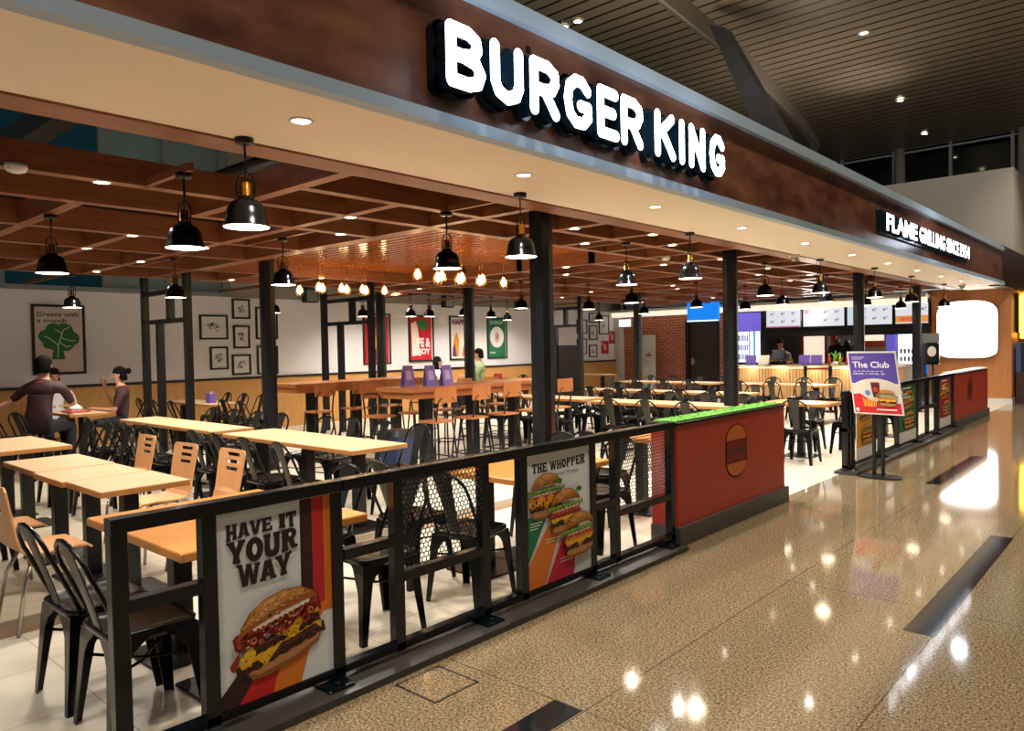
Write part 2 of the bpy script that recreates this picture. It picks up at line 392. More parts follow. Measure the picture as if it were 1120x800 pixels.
# upper void over the grid
struct('ceiling', MB().use('dark_void').box(-6.4, -3.78, -3, YW + 3, 3.9, 3.96).box(XW - .3, -8.6, -3, YW + .2, 6.8, 6.86).box(-8.66, -8.6, -3, YW + .2, 5.3, 6.8).box(-8.66, -6.4, -3, YW + .2, 5.3, 5.36).box(-6.46, -6.4, -3, YW + .2, 3.9, 5.3))
b = MB().use('duct')
for x0, y0, x1, y1, z, s in ((-13, 1.8, -4, 2.3, 3.2, .16), (-8.5, 1.2, -8.5, 9, 3.1, .28), (-9.6, .5, -9.6, 12, 3.15, .2), (-6.9, .5, -6.9, 20, 2.98, .1), (-12, 6.2, -4, 6.4, 3.2, .2), (-12, 12.2, -4, 12.4, 3.2, .2), (-5.2, 2, -5.2, 20, 3.28, .14)):
    if abs(x0 - x1) > .1: b.box(x0, x1, y0 - s / 2, y0 + s / 2, z, z + s)
    else: b.box(x0 - s / 2, x0 + s / 2, y0, y1, z, z + s)
b.tube([(-13, 3.3, 3.2), (-4, 3.3, 3.2)], .05).tube([(-12.5, .8, 3.25), (-12.5, 18, 3.25)], .06).tube([(-7.5, .8, 3.3), (-7.5, 18, 3.3)], .04)
struct('trim_15', b)
# soffit over the shop front, fascia band and trims
struct('ceiling.001', MB().use('soffit_cream').box(-3.80, -2.88, -3, YW - .1, ZC, ZC + .1))
struct('trim_16', MB().use('trim_grey').box(-2.88, -2.80, -3, 19.2, ZC - .01, ZC + .055))
struct('wall_right', MB().use('fascia_wood').box(-2.98, -2.86, -3, 19.2, ZC + .05, 3.46))
struct('trim_17', MB().use('trim_grey').box(-3.02, -2.81, -3, 19.2, 3.46, 3.56))
struct('wall_right.001', MB().use('shop_dark').box(-3.1, -2.84, 19.2, 27, 2.72, 3.6))
struct('wall_right.003', MB().use('shop_dark').box(-3.1, -2.92, 24.05, 27, 0, 2.70))
struct('wall_right.002', MB().use('duct').box(-3.78, -3.70, -3, YW - .1, ZC + .1, 3.9))
# lit cove across the end of the room
struct('trim_18', MB().use('cove_lit').box(-13.8, -4.6, 20.3, 20.5, 2.47, 2.62).use('white_paint').box(-13.8, -4.6, 20.3, 20.9, 2.62, 2.70))
# pale building volume that rises behind the end of the fascia
struct('wall_hall', MB().use('box_white').box(-14.3, -2.95, YW + .45, 30, 2.95, 5.68))
# timber grid: long beams and cross beams
n = 19
struct('trim_%d' % n, MB().use('wood_beam_y').box(-4.03, -3.805, .2, 20.2, ZC - .012, ZC + .07)); n += 1
for x in (-5.35, -6.2, -7.57, -8.8, -10.25, -11.7):
    struct('trim_%d' % n, MB().use('wood_beam_y').box(x - .055, x + .055, .2, 20.2, ZC, ZC + .175)) if not (-9 < x < -6) else struct('trim_%d' % n, MB().use('wood_beam_y').box(x - .055, x + .055, .2, 4.85, ZC, ZC + .21).box(x - .055, x + .055, 8.65, 20.2, ZC, ZC + .21)); n += 1
for y, xa, xb in ((.25, -11.75, -3.8), (2.04, -11.75, -6.2), (2.95, -6.2, -3.8), (2.95, -11.75, -7.6), (3.87, -11.75, -4.65)):
    struct('trim_%d' % n, MB().use('wood_beam').box(xa, xb, y - .05, y + .05, ZC + .002, ZC + .19)); n += 1
struct('trim_%d' % n, MB().use('wood_beam_y').box(-4.70, -4.60, 2.95, 20.0, ZC + .001, ZC + .209)); n += 1
ys = [4.82, 5.9, 6.85, 7.75, 8.7, 9.6, 11.4, 13.2, 14.1, 15.9, 17.7, 18.6, 19.5]
for y in ys:
    mbm = MB().use('wood_beam')
    for xa, xb in (((-11.75, -10.2), (-5.4, -3.795)) if 5 < y < 8.6 else ((-11.75, -3.795),)): mbm.box(xa, xb, y - .05, y + .05, ZC + .002, ZC + .19)
    struct('trim_%d' % n, mbm); n += 1
b = MB().use('wood_panel').box(-10.2, -5.4, 4.88, 8.65, 2.93, 2.97)
for i in range(1, 26): b.box(-10.2, -5.4, 4.88 + i * .145 - .005, 4.88 + i * .145 + .005, 2.92, 2.93)
struct('ceiling.002', b)
b = MB().use('wood_beam').box(-10.25, -5.3, 4.82, 5.0, 2.76, 2.93); struct('trim_%d' % n, b); n += 1

# concourse hall: slatted ceiling, curved edge beam, raking strut, far glazing
b = MB().use('slats')
rows = []
for i in range(0, 60):
    y = -12 + i * .72
    z = 9.0 if y < 17 else 9.0 - .0045 * (y - 17) ** 2.1 * .35
    rows.append([(x, y, z) for x in (-30, -18, -9, 0, 9, 20)])
vs = [p for r in rows for p in r]; fs = [(i * 6 + j, i * 6 + j + 1, (i + 1) * 6 + j + 1, (i + 1) * 6 + j) for i in range(59) for j in range(5)]
b.add(vs, fs)
b.add([(x, y, z + .3) for x, y, z in vs], fs)
struct('ceiling.003', b)
path = [(-7.7, 10.5), (-7.8, 13), (-7.95, 14.9), (-8.2, 18.0), (-8.7, 21.6), (-9.25, 25.2), (-9.7, 27.6), (-10.5, 29.4), (-12, 30.4)]
lo = []
for x, y in path: lo.append([(x - .42, y, 8.9), (x, y, 8.55), (x + .05, y, 8.55), (x + .05, y, 9.05)])
struct('trim_%d' % n, MB().use('hall_white').loft(lo)); n += 1
lo = [[(-7.55, 15.0, 8.45), (-7.2, 15.0, 8.3), (-7.2, 15.35, 8.3), (-7.55, 15.35, 8.45)], [(-6.5, 15, 5.9), (-5.85, 15, 5.6), (-5.85, 15.5, 5.6), (-6.5, 15.5, 5.9)], [(-5.6, 15, 3.2), (-4.7, 15, 3.2), (-4.7, 15.6, 3.2), (-5.6, 15.6, 3.2)]]
struct('trim_%d' % n, MB().use('hall_steel').loft(lo)); n += 1
struct('window_10', MB().use('window_black').box(-30, 14, 31.2, 31.3, 0, 9.2))
b = MB().use('mullion')
for x in (-24, -20.5, -17, -13.5, -10.0, -8.1, -6.2, -4.3, -2.4, 1.2, 4.7, 8.2): b.box(x - .05, x + .05, 31.05, 31.2, 0, 9)
for z in (3.2, 5.0, 7.35, 8.6): b.box(-30, 14, 31.1, 31.2, z, z + .07)
struct('trim_%d' % n, b); n += 1
b = MB().use('hall_white').cyl(-7.7, 30.4, 0, 8.7, .16).cyl(-3.9, 30.4, 0, 8.7, .16)
struct('trim_%d' % n, b); n += 1
struct('floor.002', MB().use('granite').box(-30, -3, 24.1, 36, -.1, -.001))
struct('wall_side', MB().use('hall_white').box(11.8, 12, -8, 36, 0, 9))

# columns
for i, (x, y) in enumerate([(-4.22, 5.12), (-4.45, 9.35), (-4.22, 13.95), (-4.25, 18.0), (-9.15, 5.28), (-10.3, 10.25), (-9.9, 15.7), (-12.6, 9.9)]):
    b = MB().use('column_paint'); r = .088
    b.loft([[(x + r * math.cos(a) * (1.18 if k % 2 else 1), y + r * math.sin(a) * (1.18 if k % 2 else 1), z) for k, a in [(k, k * PI / 4) for k in range(8)]] for z in (0, 2.98)])
    b.box(x - .14, x + .14, y - .14, y + .14, 0, .012)
    struct('trim_%d' % n, b); n += 1
# steel frame dividers
def divider(y, xl, xr, zt=2.62):
    global n
    b = MB().use('column_paint'); t = .05
    for x, z0, z1 in ((xl, 0, zt + .3), (xr, 0, zt + .3), (xl + (xr - xl) * .36, 0, 2.1), (xl + (xr - xl) * .62, 2.1, zt)): b.box(x - t, x + t, y - t, y + t, z0, z1)
    for z in (zt, 2.1): b.box(xl, xr, y - t * .8, y + t * .8, z - .035, z + .035)
    struct('trim_%d' % n, b); n += 1
divider(5.13, -12.75, -11.2, 2.56); divider(8.5, -12.6, -11.1, 2.54); divider(15.3, -12.6, -11.35, 2.55)
b = MB().use('black_paint').box(-12.6, -11.35, 15.28, 15.32, 0, 1.6); struct('trim_%d' % n, b); n += 1

# ------------------------------------------------------------------ hall light and added fill lamps
for x, y in ((-1.2, 2.5), (-1.2, -3), (3, -3), (-1, 8), (-1, 14), (3.5, 12), (-.5, 20)):
    lamp('hall_light', 'SPOT', (x, y, 8.6), P_HALL, (1, .86, .68), size=1.7, rad=.12)
for y in (2, 5.5): lamp('void_fill', 'POINT', (-11.5, y, 4.6), 16, (.9, .95, 1), rad=.1)  # fill lamps added in the void to brighten windows and mullions
lamp('box_fill_spot', 'SPOT', (1.5, 6, 8), 2600, (1, .94, .86), size=.9, rad=.15, aim=(-6.5, 15, -3.6))  # unseen spot added to brighten the pale box behind the fascia
lamp('hall_ceiling_fill', 'SPOT', (-6.4, 22.6, 6.2), 120, (1, .88, .7), size=1.1, rad=.3, aim=(-.05, -.05, 1), blend=1)  # unseen upward spot added for the soft bright patch on the hall ceiling
for x, y in ((-7, 6), (-7, 13), (-7, 20), (4, 10), (4, 22)): lamp('hall_ceiling_fill', 'SPOT', (x, y, 5.6 if x < 0 else 4), 270, (1, .85, .66), size=3.0, rad=.4, aim=(0, 0, 1), blend=1)  # wide upward fill, no fixtures, added to lift the slatted ceiling

# ------------------------------------------------------------------ lamps
def downlight(x, y, z, label, group, p):
    t = thing('downlight', label, 'ceiling light', (x, y, z), 0, group)
    MB().use('white_paint').lathe([(.062, 0), (.062, -.006), (.048, -.008), (.046, .0)], n=20).build('trim_ring', t)
    MB().use('led_disc').disc(0, 0, -.004, .046).build('diffuser', t)
    lamp('glow', 'SPOT', (0, 0, -.02), p, (1, .93, .84), t, size=2.35, rad=.045)
    return t
ORD = ['first', 'second', 'third', 'fourth', 'fifth', 'sixth', 'seventh', 'eighth', 'ninth', 'tenth', 'eleventh', 'twelfth']
for i, y in enumerate([.4, 2.1, 3.8, 5.48, 7.15, 8.85, 10.55, 12.2, 13.9, 15.6, 17.3, 19.0]):
    downlight(-3.27, y, ZC, 'small round downlight in the cream soffit, %s counting from the near end' % ORD[i], 'downlights along the cream soffit', P_SOFFIT)
gd = [(-5.35, 1.9), (-7.57, 2.95), (-8.8, 2.95), (-5.35, 3.9), (-6.2, 4.4), (-8.0, 3.87), (-11.2, 3.87), (-9.7, 3.87), (-11.3, 5.9), (-4.43, 5.9), (-5.0, 6.85), (-6.7, 8.7), (-7.4, 9.6), (-4.12, 6.85), (-4.4, 7.75), (-4.7, 9.6), (-4.8, 11.4), (-5.34, 12.3), (-5.6, 9.6), (-7.5, 13.2), (-7.9, 14.1), (-4.8, 13.2), (-5.5, 14.1), (-6.2, 17.7), (-9.5, 13.2), (-11.0, 9.6), (-11, 14.1), (-8.9, 17.7), (-11, 17.7), (-10.2, 6.85)]
GDL = ['on the second long beam, nearest the camera at upper left', 'left of the second pendant from the biggest', 'just right of the far left pendant', 'between the biggest pendant and the bare bulbs', 'just below and left of the one above the bare bulbs',
 'between the two slim left pendants', 'above the green tree poster', 'beside the pendant by the left divider', 'above the left picture group', 'right of the first big column, the higher one', 'right of the first big column, the lower one', 'just right of the first big column, third down',
 'just right of the first big column, lowest', 'left of the second big column, the highest', 'left of the second big column, by the soffit edge', 'touching the second big column', 'right of the second big column, upper of two', 'right of the second big column, lower of two', 'between the two pendants left of the second column',
 'above the door end of the brick wall', 'above the blue sign', 'left of the third big column', 'left of the third big column, further back', 'before the lit cove by the third column', 'over the far left tables by the white wall', 'above the red poster with white letters', 'above the far divider', 'before the brick wall, centre', 'before the far picture group', 'at the left end of the glossy ceiling panel']
for (x, y), l in zip(gd, GDL):
    downlight(x, y, ZC - .001, 'downlight under the timber grid, ' + l, 'downlights under the timber grid', P_GRID)
for i, y in enumerate((10.2, 11.8, 13.4, 15.0)):  # row put in as a wall wash to brighten the white wall
    downlight(-12.6, y, 2.9, 'added wall-wash light close to the poster wall, %s from the left' % ORD[i], 'added wash lights along the poster wall', 170)
for x, y, z, l in ((-5.65, 19.2, 8.99, 'highest of the small lights in the dark slatted hall ceiling, top right'), (-6.3, 24.9, 8.85, 'second small light down the slatted hall ceiling at right'), (-6.55, 28.9, 8.7, 'lowest small light near the end of the slatted hall ceiling'),
                   (-10.6, 13.85, 8.99, 'left one of the light pair in the hall ceiling above the big letters'), (-10.2, 13.84, 8.99, 'right one of the light pair in the hall ceiling above the big letters')):
    t = thing('ceiling_spotlight', l, 'ceiling light', (x, y, z), 0, 'small hall ceiling lights')
    MB().use('white_paint').lathe([(.13, 0), (.13, -.02), (.09, -.03), (.085, 0)], n=16).build('trim_ring', t)
    MB().use('led_disc').disc(0, 0, -.02, .085, 16).build('diffuser', t)
struct('trim_%d' % n, MB().use('white_paint').box(-12.75, -12.45, 9.0, 16.2, 2.9, 2.95)); n += 1
def make_pendant():
    t = thing('pendant_lamp', '', 'pendant lamp', (0, 0, 0))
    MB().use('black_paint').lathe([(.001, .475), (.05, .475), (.05, .445), (.001, .445)]).build('canopy', t)
    MB().use('black_paint').tube([(0, 0, .45), (0, 0, .24)], .005).tube([(.002, 0, .45), (.006, .004, .34), (-.002, 0, .26)], .004).build('cord', t)
    MB().use('black_metal').tube([(-.045, 0, .16), (-.05, 0, .225), (-.035, 0, .275), (0, 0, .295), (.035, 0, .275), (.05, 0, .225), (.045, 0, .16)], .005).tube([(-.052, 0, .185), (.052, 0, .185)], .004).build('hanger', t)
    MB().use('brass').lathe([(.001, .238), (.028, .238), (.03, .232), (.03, .17), (.034, .165), (.001, .165)]).build('brass_cap', t)
    s = MB().use('black_metal').lathe([(.03, .167), (.04, .16), (.042, .147), (.062, .14), (.085, .122), (.1, .092), (.107, .055), (.112, .02), (.124, .0), (.124, -.004), (.119, -.003)], n=28).use('shade_white').lathe([(.119, -.003), (.108, .02), (.1, .06), (.08, .11), (.03, .13), (.001, .13)], n=28).build('shade', t)
    MB().use('bulb_glow').lathe([(.001, .01), (.02, .015), (.03, .035), (.024, .06), (.012, .085)], n=12).build('bulb', t)
    lamp('glow', 'SPOT', (0, 0, .005), P_PEND, (1, .92, .8), t, size=2.6, rad=.03)
    return t
pend = make_pendant()
PL = [(-3.76, 2.06, 'big black bell pendant nearest the camera, under the cream soffit'), (-4.76, 2.18, 'black bell pendant hanging just left of and behind the biggest pendant'), (-6.9, 2.05, 'black bell pendant at the far left above the left dining tables'),
      (-4.64, 4.37, 'black bell pendant left of the first big column, in front of the bare bulbs'), (-3.69, 4.24, 'black bell pendant hung against the left side of the first big column'), (-6.83, 4.13, 'black bell pendant right of the slim column near the picture wall'),
      (-9.13, 4.04, 'small black bell pendant in front of the left steel divider'), (-11.79, 3.74, 'small black pendant over the top corner of the green tree poster'), (-11.98, 7.03, 'small black pendant hiding behind the slim left column'),
      (-12.54, 9.4, 'small black pendant in front of the red flame poster'), (-12.14, 10.34, 'left of two small pendants above the red poster with white letters'), (-11.98, 10.73, 'right of two small pendants above the red poster with white letters'),
      (-11.33, 11.14, 'small pendant peeking from behind the middle column'), (-11.76, 12.42, 'small pendant above the left corner of the green poster'), (-12.8, 14.13, 'small pendant above the right corner of the green poster'), (-8.72, 10.0, 'small pendant left of the first big column, above the far tables'),
      (-4.66, 7.17, 'black bell pendant halfway between the first and second big columns'), (-3.79, 7.04, 'black bell pendant under the soffit just left of the second big column'), (-6.66, 10.39, 'black pendant in front of the far slim column by the brick wall'),
      (-8.91, 14.39, 'small pendant in front of the left end of the brick wall'), (-8.3, 11.46, 'small pendant above the small picture frames by the brick wall'), (-11.82, 16.79, 'tiny pendant among the far picture frames'), (-6.82, 12.89, 'small pendant in front of the blue sign over the door'),
      (-6.64, 14.63, 'small pendant in front of the violet lit kitchen end'), (-4.51, 10.62, 'black pendant above the left menu screen'), (-5.43, 13.56, 'small pendant over the gap between the first two menu screens'), (-3.77, 10.77, 'black pendant under the soffit right of the left menu screen'),
      (-4.59, 13.4, 'black pendant in front of the second menu screen'), (-4.6, 15.63, 'small pendant just right of the third big column'), (-3.62, 12.77, 'black pendant under the soffit in front of the third menu screen'), (-4.53, 17.86, 'small pendant in front of the fourth menu screen'),
      (-3.63, 15.02, 'black pendant under the soffit against the last big column'), (-3.70, 17.92, 'black pendant under the soffit in front of the timber end wall')]
LB = (-3.85, -4.65, -5.35, -6.2, -7.57, -8.8, -10.25, -11.7, -13.95)
for x, y, l in PL:
    if x < -3.82:
        xr = min(v for v in LB if v > x); xl = max(v for v in LB if v <= x)
        struct('trim_%d' % n, MB().use('wood_beam').box(xl, xr, y - .02, y + .02, ZC, ZC + .05)); n += 1
for x, y, l in PL: place(pend, (x, y, 2.275), random.uniform(0, 3), l, 'black bell pendants')

def make_bulb():
    t = thing('hanging_bulb', '', 'hanging light', (0, 0, 0))
    MB().use('brass').lathe([(.001, .38), (.03, .38), (.03, .365), (.001, .365)], n=10).tube([(0, 0, .37), (0, 0, .1)], .004, 6).build('cord', t)
    MB().use('brass').lathe([(.001, .11), (.016, .11), (.018, .06), (.014, .055)], n=10).build('socket', t)
    c = MB().use('brass')
    for k in range(5):
        a = k * 2 * PI / 5; c.tube([(math.cos(a) * r, math.sin(a) * r, z) for r, z in ((.016, .07), (.045, .03), (.058, -.03), (.05, -.08), (.025, -.1))], .0022, 4)
    c.build('wire_cage', t)
    MB().use('bulb_glow').lathe([(.012, .055), (.02, .03), (.034, 0), (.036, -.03), (.022, -.06), (.001, -.068)], n=12).build('glass_bulb', t)
    lamp('glow', 'POINT', (0, 0, -.02), 18, (1, .7, .38), t, rad=.03)
    return t
bulb = make_bulb()
k = 0
for row, x in ((0, -7.2), (1, -9.75)):
    ysb = ([6.35, 6.5, 6.78, 6.88, 7.15, 7.27, 7.55, 7.75], [6.2, 6.45, 6.6, 6.86, 7.05, 7.26, 7.42, 7.7])[row]
    for i, y in enumerate(ysb):
        place(bulb, (x + (-.1, .12)[i % 2] * (1 if row == 0 else .6), y, 2.56 - .05 * (i % 2 if row == 0 else (i in (0,)))), 0,
              'bare caged bulb over the %s high table, %s from the left' % (('near', 'far')[row], ORD[i]), 'caged bulbs over the high tables')

for x, y, l in ((-5.2, 1.37, 'white round smoke detector on the timber beam at the far left'), (-5.04, 8.7, 'small white smoke detector under the grid left of the second column')):
    t = thing('smoke_detector', l, 'smoke detector', (x, y, ZC))
    MB().use('white_paint').lathe([(.001, 0), (.06, 0), (.062, -.02), (.05, -.045), (.02, -.055), (.001, -.055)]).build('housing', t)
    MB().use('dark_trim').box(-.035, .035, -.05, -.046, -.035, -.028).build('vent', t)
for x, y, l in ((-3.5, 18.6, 'white dome camera under the soffit by the timber wall'), (-3.82, 9.95, 'white box camera under the soffit edge left of the third column')):
    t = thing('security_camera', l, 'camera', (x, y, ZC))
    MB().use('white_paint').lathe([(.001, 0), (.07, 0), (.07, -.03), (.05, -.04)]).build('base', t)
    MB().use('steel').lathe([(.05, -.04), (.042, -.075), (.001, -.095)]).build('dome', t)

# ------------------------------------------------------------------ tables
def table(x0, x1, y0, y1, label, z=.75, wood='table_wood', ped=None, group=None, name='dining_table'):
    cx, cy = (x0 + x1) / 2, (y0 + y1) / 2
    t = thing(name, label, 'table', (cx, cy, 0), 0, group)
    a, b = (x1 - x0) / 2, (y1 - y0) / 2
    MB().use('table_edge' if wood == 'table_wood' else wood).bev(-a, a, -b, b, z - .04, z - .002, .004).use(wood).bev(-a + .003, a - .003, -b + .003, b - .003, z - .012, z, .003).build('tabletop', t)
    if ped is None: ped = [(-a + .3, 0), (a - .3, 0)] if a > .5 else [(0, 0)]
    for px, py in ped:
        MB().use('black_paint').bev(px - .045, px + .045, py - .05, py + .05, .012, z - .04, .006).box(px - .14, px + .14, py - .14, py + .14, z - .05, z - .04).build('pedestal', t)
        MB().use('gun_metal').bev(px - .21, px + .21, py - .21, py + .21, 0, .014, .004).build('base_plate', t)
    return t
table(-4.22, -3.12, 1.37, 2.34, 'orange-toned square table right behind the big burger poster of the nearest fence panel', wood='table_wood_red', ped=[(-.3, -.12), (.3, -.12)])
table(-5.53, -4.92, 1.68, 2.24, 'pale wooden table at the front end of the joined row, nearest the camera', group='joined tables of the front row')
table(-6.15, -5.545, 1.655, 2.215, 'pale wooden table in the middle of the joined front row', group='joined tables of the front row')
table(-7.02, -6.18, 1.68, 2.23, 'pale wooden table at the back end of the joined front row', group='joined tables of the front row')
table(-9.0, -7.75, 1.82, 2.42, 'pale wooden table cut by the left edge of the picture')
table(-7.38, -5.13, 3.70, 4.30, 'long pale table behind the three slotted wooden chairs', ped=[(-.85, 0), (0, 0), (.8, 0)])
table(-10.2, -7.66, 3.74, 4.22, 'long pale table standing further back, in front of the woman in maroon', ped=[(-.9, 0), (0, 0), (.9, 0)])
table(-12.7, -11.6, 3.6, 4.12, 'narrow wooden table between the man and the woman in maroon shirts')
table(-13.4, -11.6, 5.62, 6.15, 'wooden table behind the left steel divider, with a napkin holder on it')
table(-4.0, -3.12, 3.50, 4.55, 'wooden table behind the poster of three burgers', wood='table_wood_red', ped=[(-.15, -.2), (-.15, .25)])
table(-4.15, -3.5, 5.7, 6.5, 'wooden table just behind the near red planter box', wood='table_wood_red', ped=[(0, 0)])
table(-6.6, -4.4, 9.1, 9.7, 'long wooden table left of the second big column, nearest of the rear rows', ped=[(-.8, 0), (.7, 0)])
table(-9.3, -6.9, 9.3, 9.9, 'long wooden table in the rear, left part of the nearest rear row', ped=[(-.8, 0), (.7, 0)])
table(-8.6, -5.2, 11.45, 12.0, 'long wooden table of the second rear row, in front of the counter', ped=[(-1.3, 0), (0, 0), (1.3, 0)])
table(-9.6, -7.2, 14.3, 14.9, 'long wooden table of the third rear row by the brick wall', ped=[(-.9, 0), (.9, 0)])
table(-6.7, -4.9, 14.3, 14.9, 'wooden table in front of the glowing counter, near the stanchions', ped=[(-.6, 0), (.6, 0)])
table(-4.35, -3.45, 10.05, 10.65, 'wooden table behind the gap between the red planter and the far fence', wood='table_wood_red')
table(-3.95, -3.3, 12.9, 13.6, 'wooden table behind the middle of the far fence')
table(-13.3, -12.2, 11.86, 12.3, 'wooden table where the person in green sits, under the posters')
table(-13.6, -12.3, 13.7, 14.25, 'wooden table under the green poster, with condiments on it')
table(-13.6, -12.0, 17.3, 17.9, 'wooden table by the far picture frames')
def high_table(x, y0, y1, label, z=1.1):
    t = thing('high_table', label, 'table', (x, (y0 + y1) / 2, 0), 0, 'high tables'); h = (y1 - y0) / 2
    MB().use('bar_wood').bev(-.36, .36, -h, h, z - .05, z, .005).box(-.30, .30, -h + .06, h - .06, z - .14, z - .05).build('tabletop', t)
    for s in (-.62, 0, .62):
        MB().use('black_paint').bev(-.07, .07, s * h - .07, s * h + .07, .015, z - .14, .006).build('pedestal', t)
        MB().use('gun_metal').bev(-.25, .25, s * h - .25, s * h + .25, 0, .016, .004).build('base_plate', t)
high_table(-7.35, 5.95, 8.75, 'long high wooden table with purple cards on it, in the middle of the room')
high_table(-9.95, 5.95, 8.6, 'long high wooden table further back, under the far row of bulbs')

# ------------------------------------------------------------------ metal chair
def rrect(hx, hy, r, z, n=4, cy=0):
    pts = []
    for cx_, cy_, a0 in ((hx - r, hy - r, 0), (-hx + r, hy - r, PI / 2), (-hx + r, -hy + r, PI), (hx - r, -hy + r, 1.5 * PI)):
        for i in range(n + 1): pts.append((cx_ + r * math.cos(a0 + i * PI / 2 / n), cy + cy_ + r * math.sin(a0 + i * PI / 2 / n), z))
    return pts
def make_metal_chair(mt='black_metal', sp='gun_metal'):
    t = thing('metal_chair', '', 'chair')
    MB().use(mt).loft([rrect(.168, .168, .05, .405), rrect(.18, .18, .055, .43), rrect(.183, .183, .055, .45), rrect(.176, .176, .05, .457), rrect(.155, .155, .045, .446), rrect(.1, .1, .04, .440)], smooth=True).build('seat', t)
    for sx in (-1, 1):
        for sy in (-1, 1):
            b = MB().use(mt); th = .006
            def ring(z, cx, cy, wd, ww=None):
                X = cx * sx; Y = cy * sy; ww = ww or wd
                return [(X, Y, z), (X - sx * wd, Y, z), (X - sx * wd, Y - sy * th, z), (X - sx * th, Y - sy * th, z), (X - sx * th, Y - sy * ww, z), (X, Y - sy * ww, z)]
            rs = [ring(.428, .176, .176, .15), ring(.405, .178, .178, .125), ring(.375, .181, .181, .088), ring(.33, .184, .184, .062), ring(.2, .192, .194, .048), ring(.012, .205, .21, .034), ring(0, .206, .211, .034)]
            b.loft(rs); b.build('leg', t)
    hoop = [(-.17, -.13, .45), (-.172, -.175, .55), (-.172, -.23, .68)]
    for i in range(0, 9):
        a = PI - i * PI / 8; hoop.append((.172 * math.cos(a), -.245 - .045 * math.sin(a), .71 + .135 * math.sin(a)))
    hoop += [(.172, -.23, .68), (.172, -.175, .55), (.17, -.13, .45)]
    MB().use(mt).tube(hoop, .0105, 7).build('back_frame', t)
    prof = [(.042, -.165, .445), (.045, -.193, .55), (.053, -.236, .68), (.066, -.27, .78), (.08, -.287, .838)]
    lo = [[(-w_, y - .003, z), (-w_ * .55, y - .007, z), (w_ * .55, y - .007, z), (w_, y - .003, z), (w_, y + .002, z), (-w_, y + .002, z)] for w_, y, z in prof]
    MB().use(sp).loft(lo).build('back_splat', t, label='dark grey pressed back plate')
    b = MB().use(mt)
    for s in (-1, 1): b.tube([(s * .185, -.18, .3), (s * .02, .0, .27), (-s * .185, .18, .3)], .007, 6)
    b.build('cross_brace', t)
    return t
chair = make_metal_chair()
def row(spots, y, rz, desc, group, jitter=.02):
    for i, x in enumerate(spots):
        l = desc.replace('#', ORD[i]) if '#' in desc else desc
        place(chair, (x, y + random.uniform(-jitter, jitter), 0), rz + random.uniform(-.06, .06), l, group)
S, Nn = 0.0, PI   # facing +Y, facing -Y
for x, y, r, l in ((-3.36, 1.29, .0, 'glossy black metal chair standing directly behind the end post of the fence'), (-3.84, 1.28, .03, 'glossy black metal chair just left of the one behind the end post'),
                   (-3.42, 2.60, PI - .1, 'black metal chair seen through the open gap right of the big burger poster'), (-4.02, 2.60, PI + .1, 'black metal chair behind the fence top, left of the mesh screen'),
                   (-3.36, 3.32, .15, 'black metal chair seen through the left mesh screen'), (-3.95, 3.34, 0, 'black metal chair whose top shows above the left mesh screen'),
                   (-3.42, 4.82, PI - .15, 'black metal chair seen through the right mesh screen'), (-3.98, 4.8, PI, 'black metal chair behind the fence, left of the planter box'),
                   (-3.88, 5.52, .1, 'black metal chair at the table behind the near red planter'), (-3.75, 6.9, PI, 'black metal chair hidden mostly behind the red planter')):
    place(chair, (x, y, 0), r, l, 'metal chairs along the fence')
row([-5.5, -6.1, -6.62, -7.1], 3.54, S, 'metal chair between the wooden chairs and the long table, # from right', 'chairs around the long table')
row([-5.6, -6.2, -6.75, -7.25], 4.6, Nn, 'black metal chair on the far side of the long table, # from the right', 'chairs around the long table')
row([-8.0, -8.55, -9.1, -9.7], 3.48, S, 'black metal chair before the rear long table, # from the right', 'chairs around the rear long table')
row([-8.05, -8.6, -9.2, -9.8], 4.52, Nn, 'black metal chair behind the rear long table, # from the right', 'chairs around the rear long table')
row([-7.95, -8.5, -9.05], 1.55, S, 'metal chair before the table at the left edge, # from the right', 'chairs at the left edge')
row([-7.95, -8.5, -9.0], 2.72, Nn, 'metal chair behind the table at the left edge, # from the right', 'chairs at the left edge')
row([-6.65], 1.42, S, 'black metal chair behind the joined tables at the left, half under the tabletop', 'chairs at the left edge')
row([-10.95, -12.2], 3.12, S, 'dark metal chair beside the man in maroon, # from the right', 'chairs near the seated guests')
row([-11.75, -12.4, -13.0], 5.35, S, 'dark metal chair in front of the divider table, # from the right', 'chairs by the left divider')
row([-11.85, -12.5, -13.1], 6.42, Nn, 'black metal chair backing the wainscot below the picture frames, # from the right', 'chairs by the left divider')
row([-10.6, -11.2], 5.9, S, 'metal chair with broad dark back left of the slim column, # from right', 'chairs by the left divider')
row([-4.7, -5.3, -5.9], 8.85, S, 'black metal chair at the near side of the first rear row, # from the right', 'chairs of the first rear row')
row([-4.7, -5.3, -5.9, -6.4], 9.98, Nn, 'black metal chair at the far side of the first rear row, # from the right', 'chairs of the first rear row')
row([-7.2, -7.8, -8.4, -9.0], 9.05, S, 'black metal chair at the near side of the left rear table, # from the right', 'chairs of the left rear table')
row([-7.2, -7.8, -8.4, -9.0], 10.15, Nn, 'black metal chair at the far side of the left rear table, # from the right', 'chairs of the left rear table')
row([-5.5, -6.1, -6.7, -7.3, -7.9, -8.4], 11.2, S, 'black metal chair at the near side of the second rear row, # from the right', 'chairs of the second rear row')
row([-5.5, -6.1, -6.7, -7.3, -7.9, -8.4], 12.25, Nn, 'black metal chair at the far side of the second rear row, # from the right', 'chairs of the second rear row')
row([-5.15, -5.75, -6.4], 14.05, S, 'black metal chair before the table near the stanchions, # from the right', 'chairs of the third rear row')
row([-5.15, -5.75, -6.4], 15.15, Nn, 'black metal chair behind the table near the stanchions, # from the right', 'chairs of the third rear row')
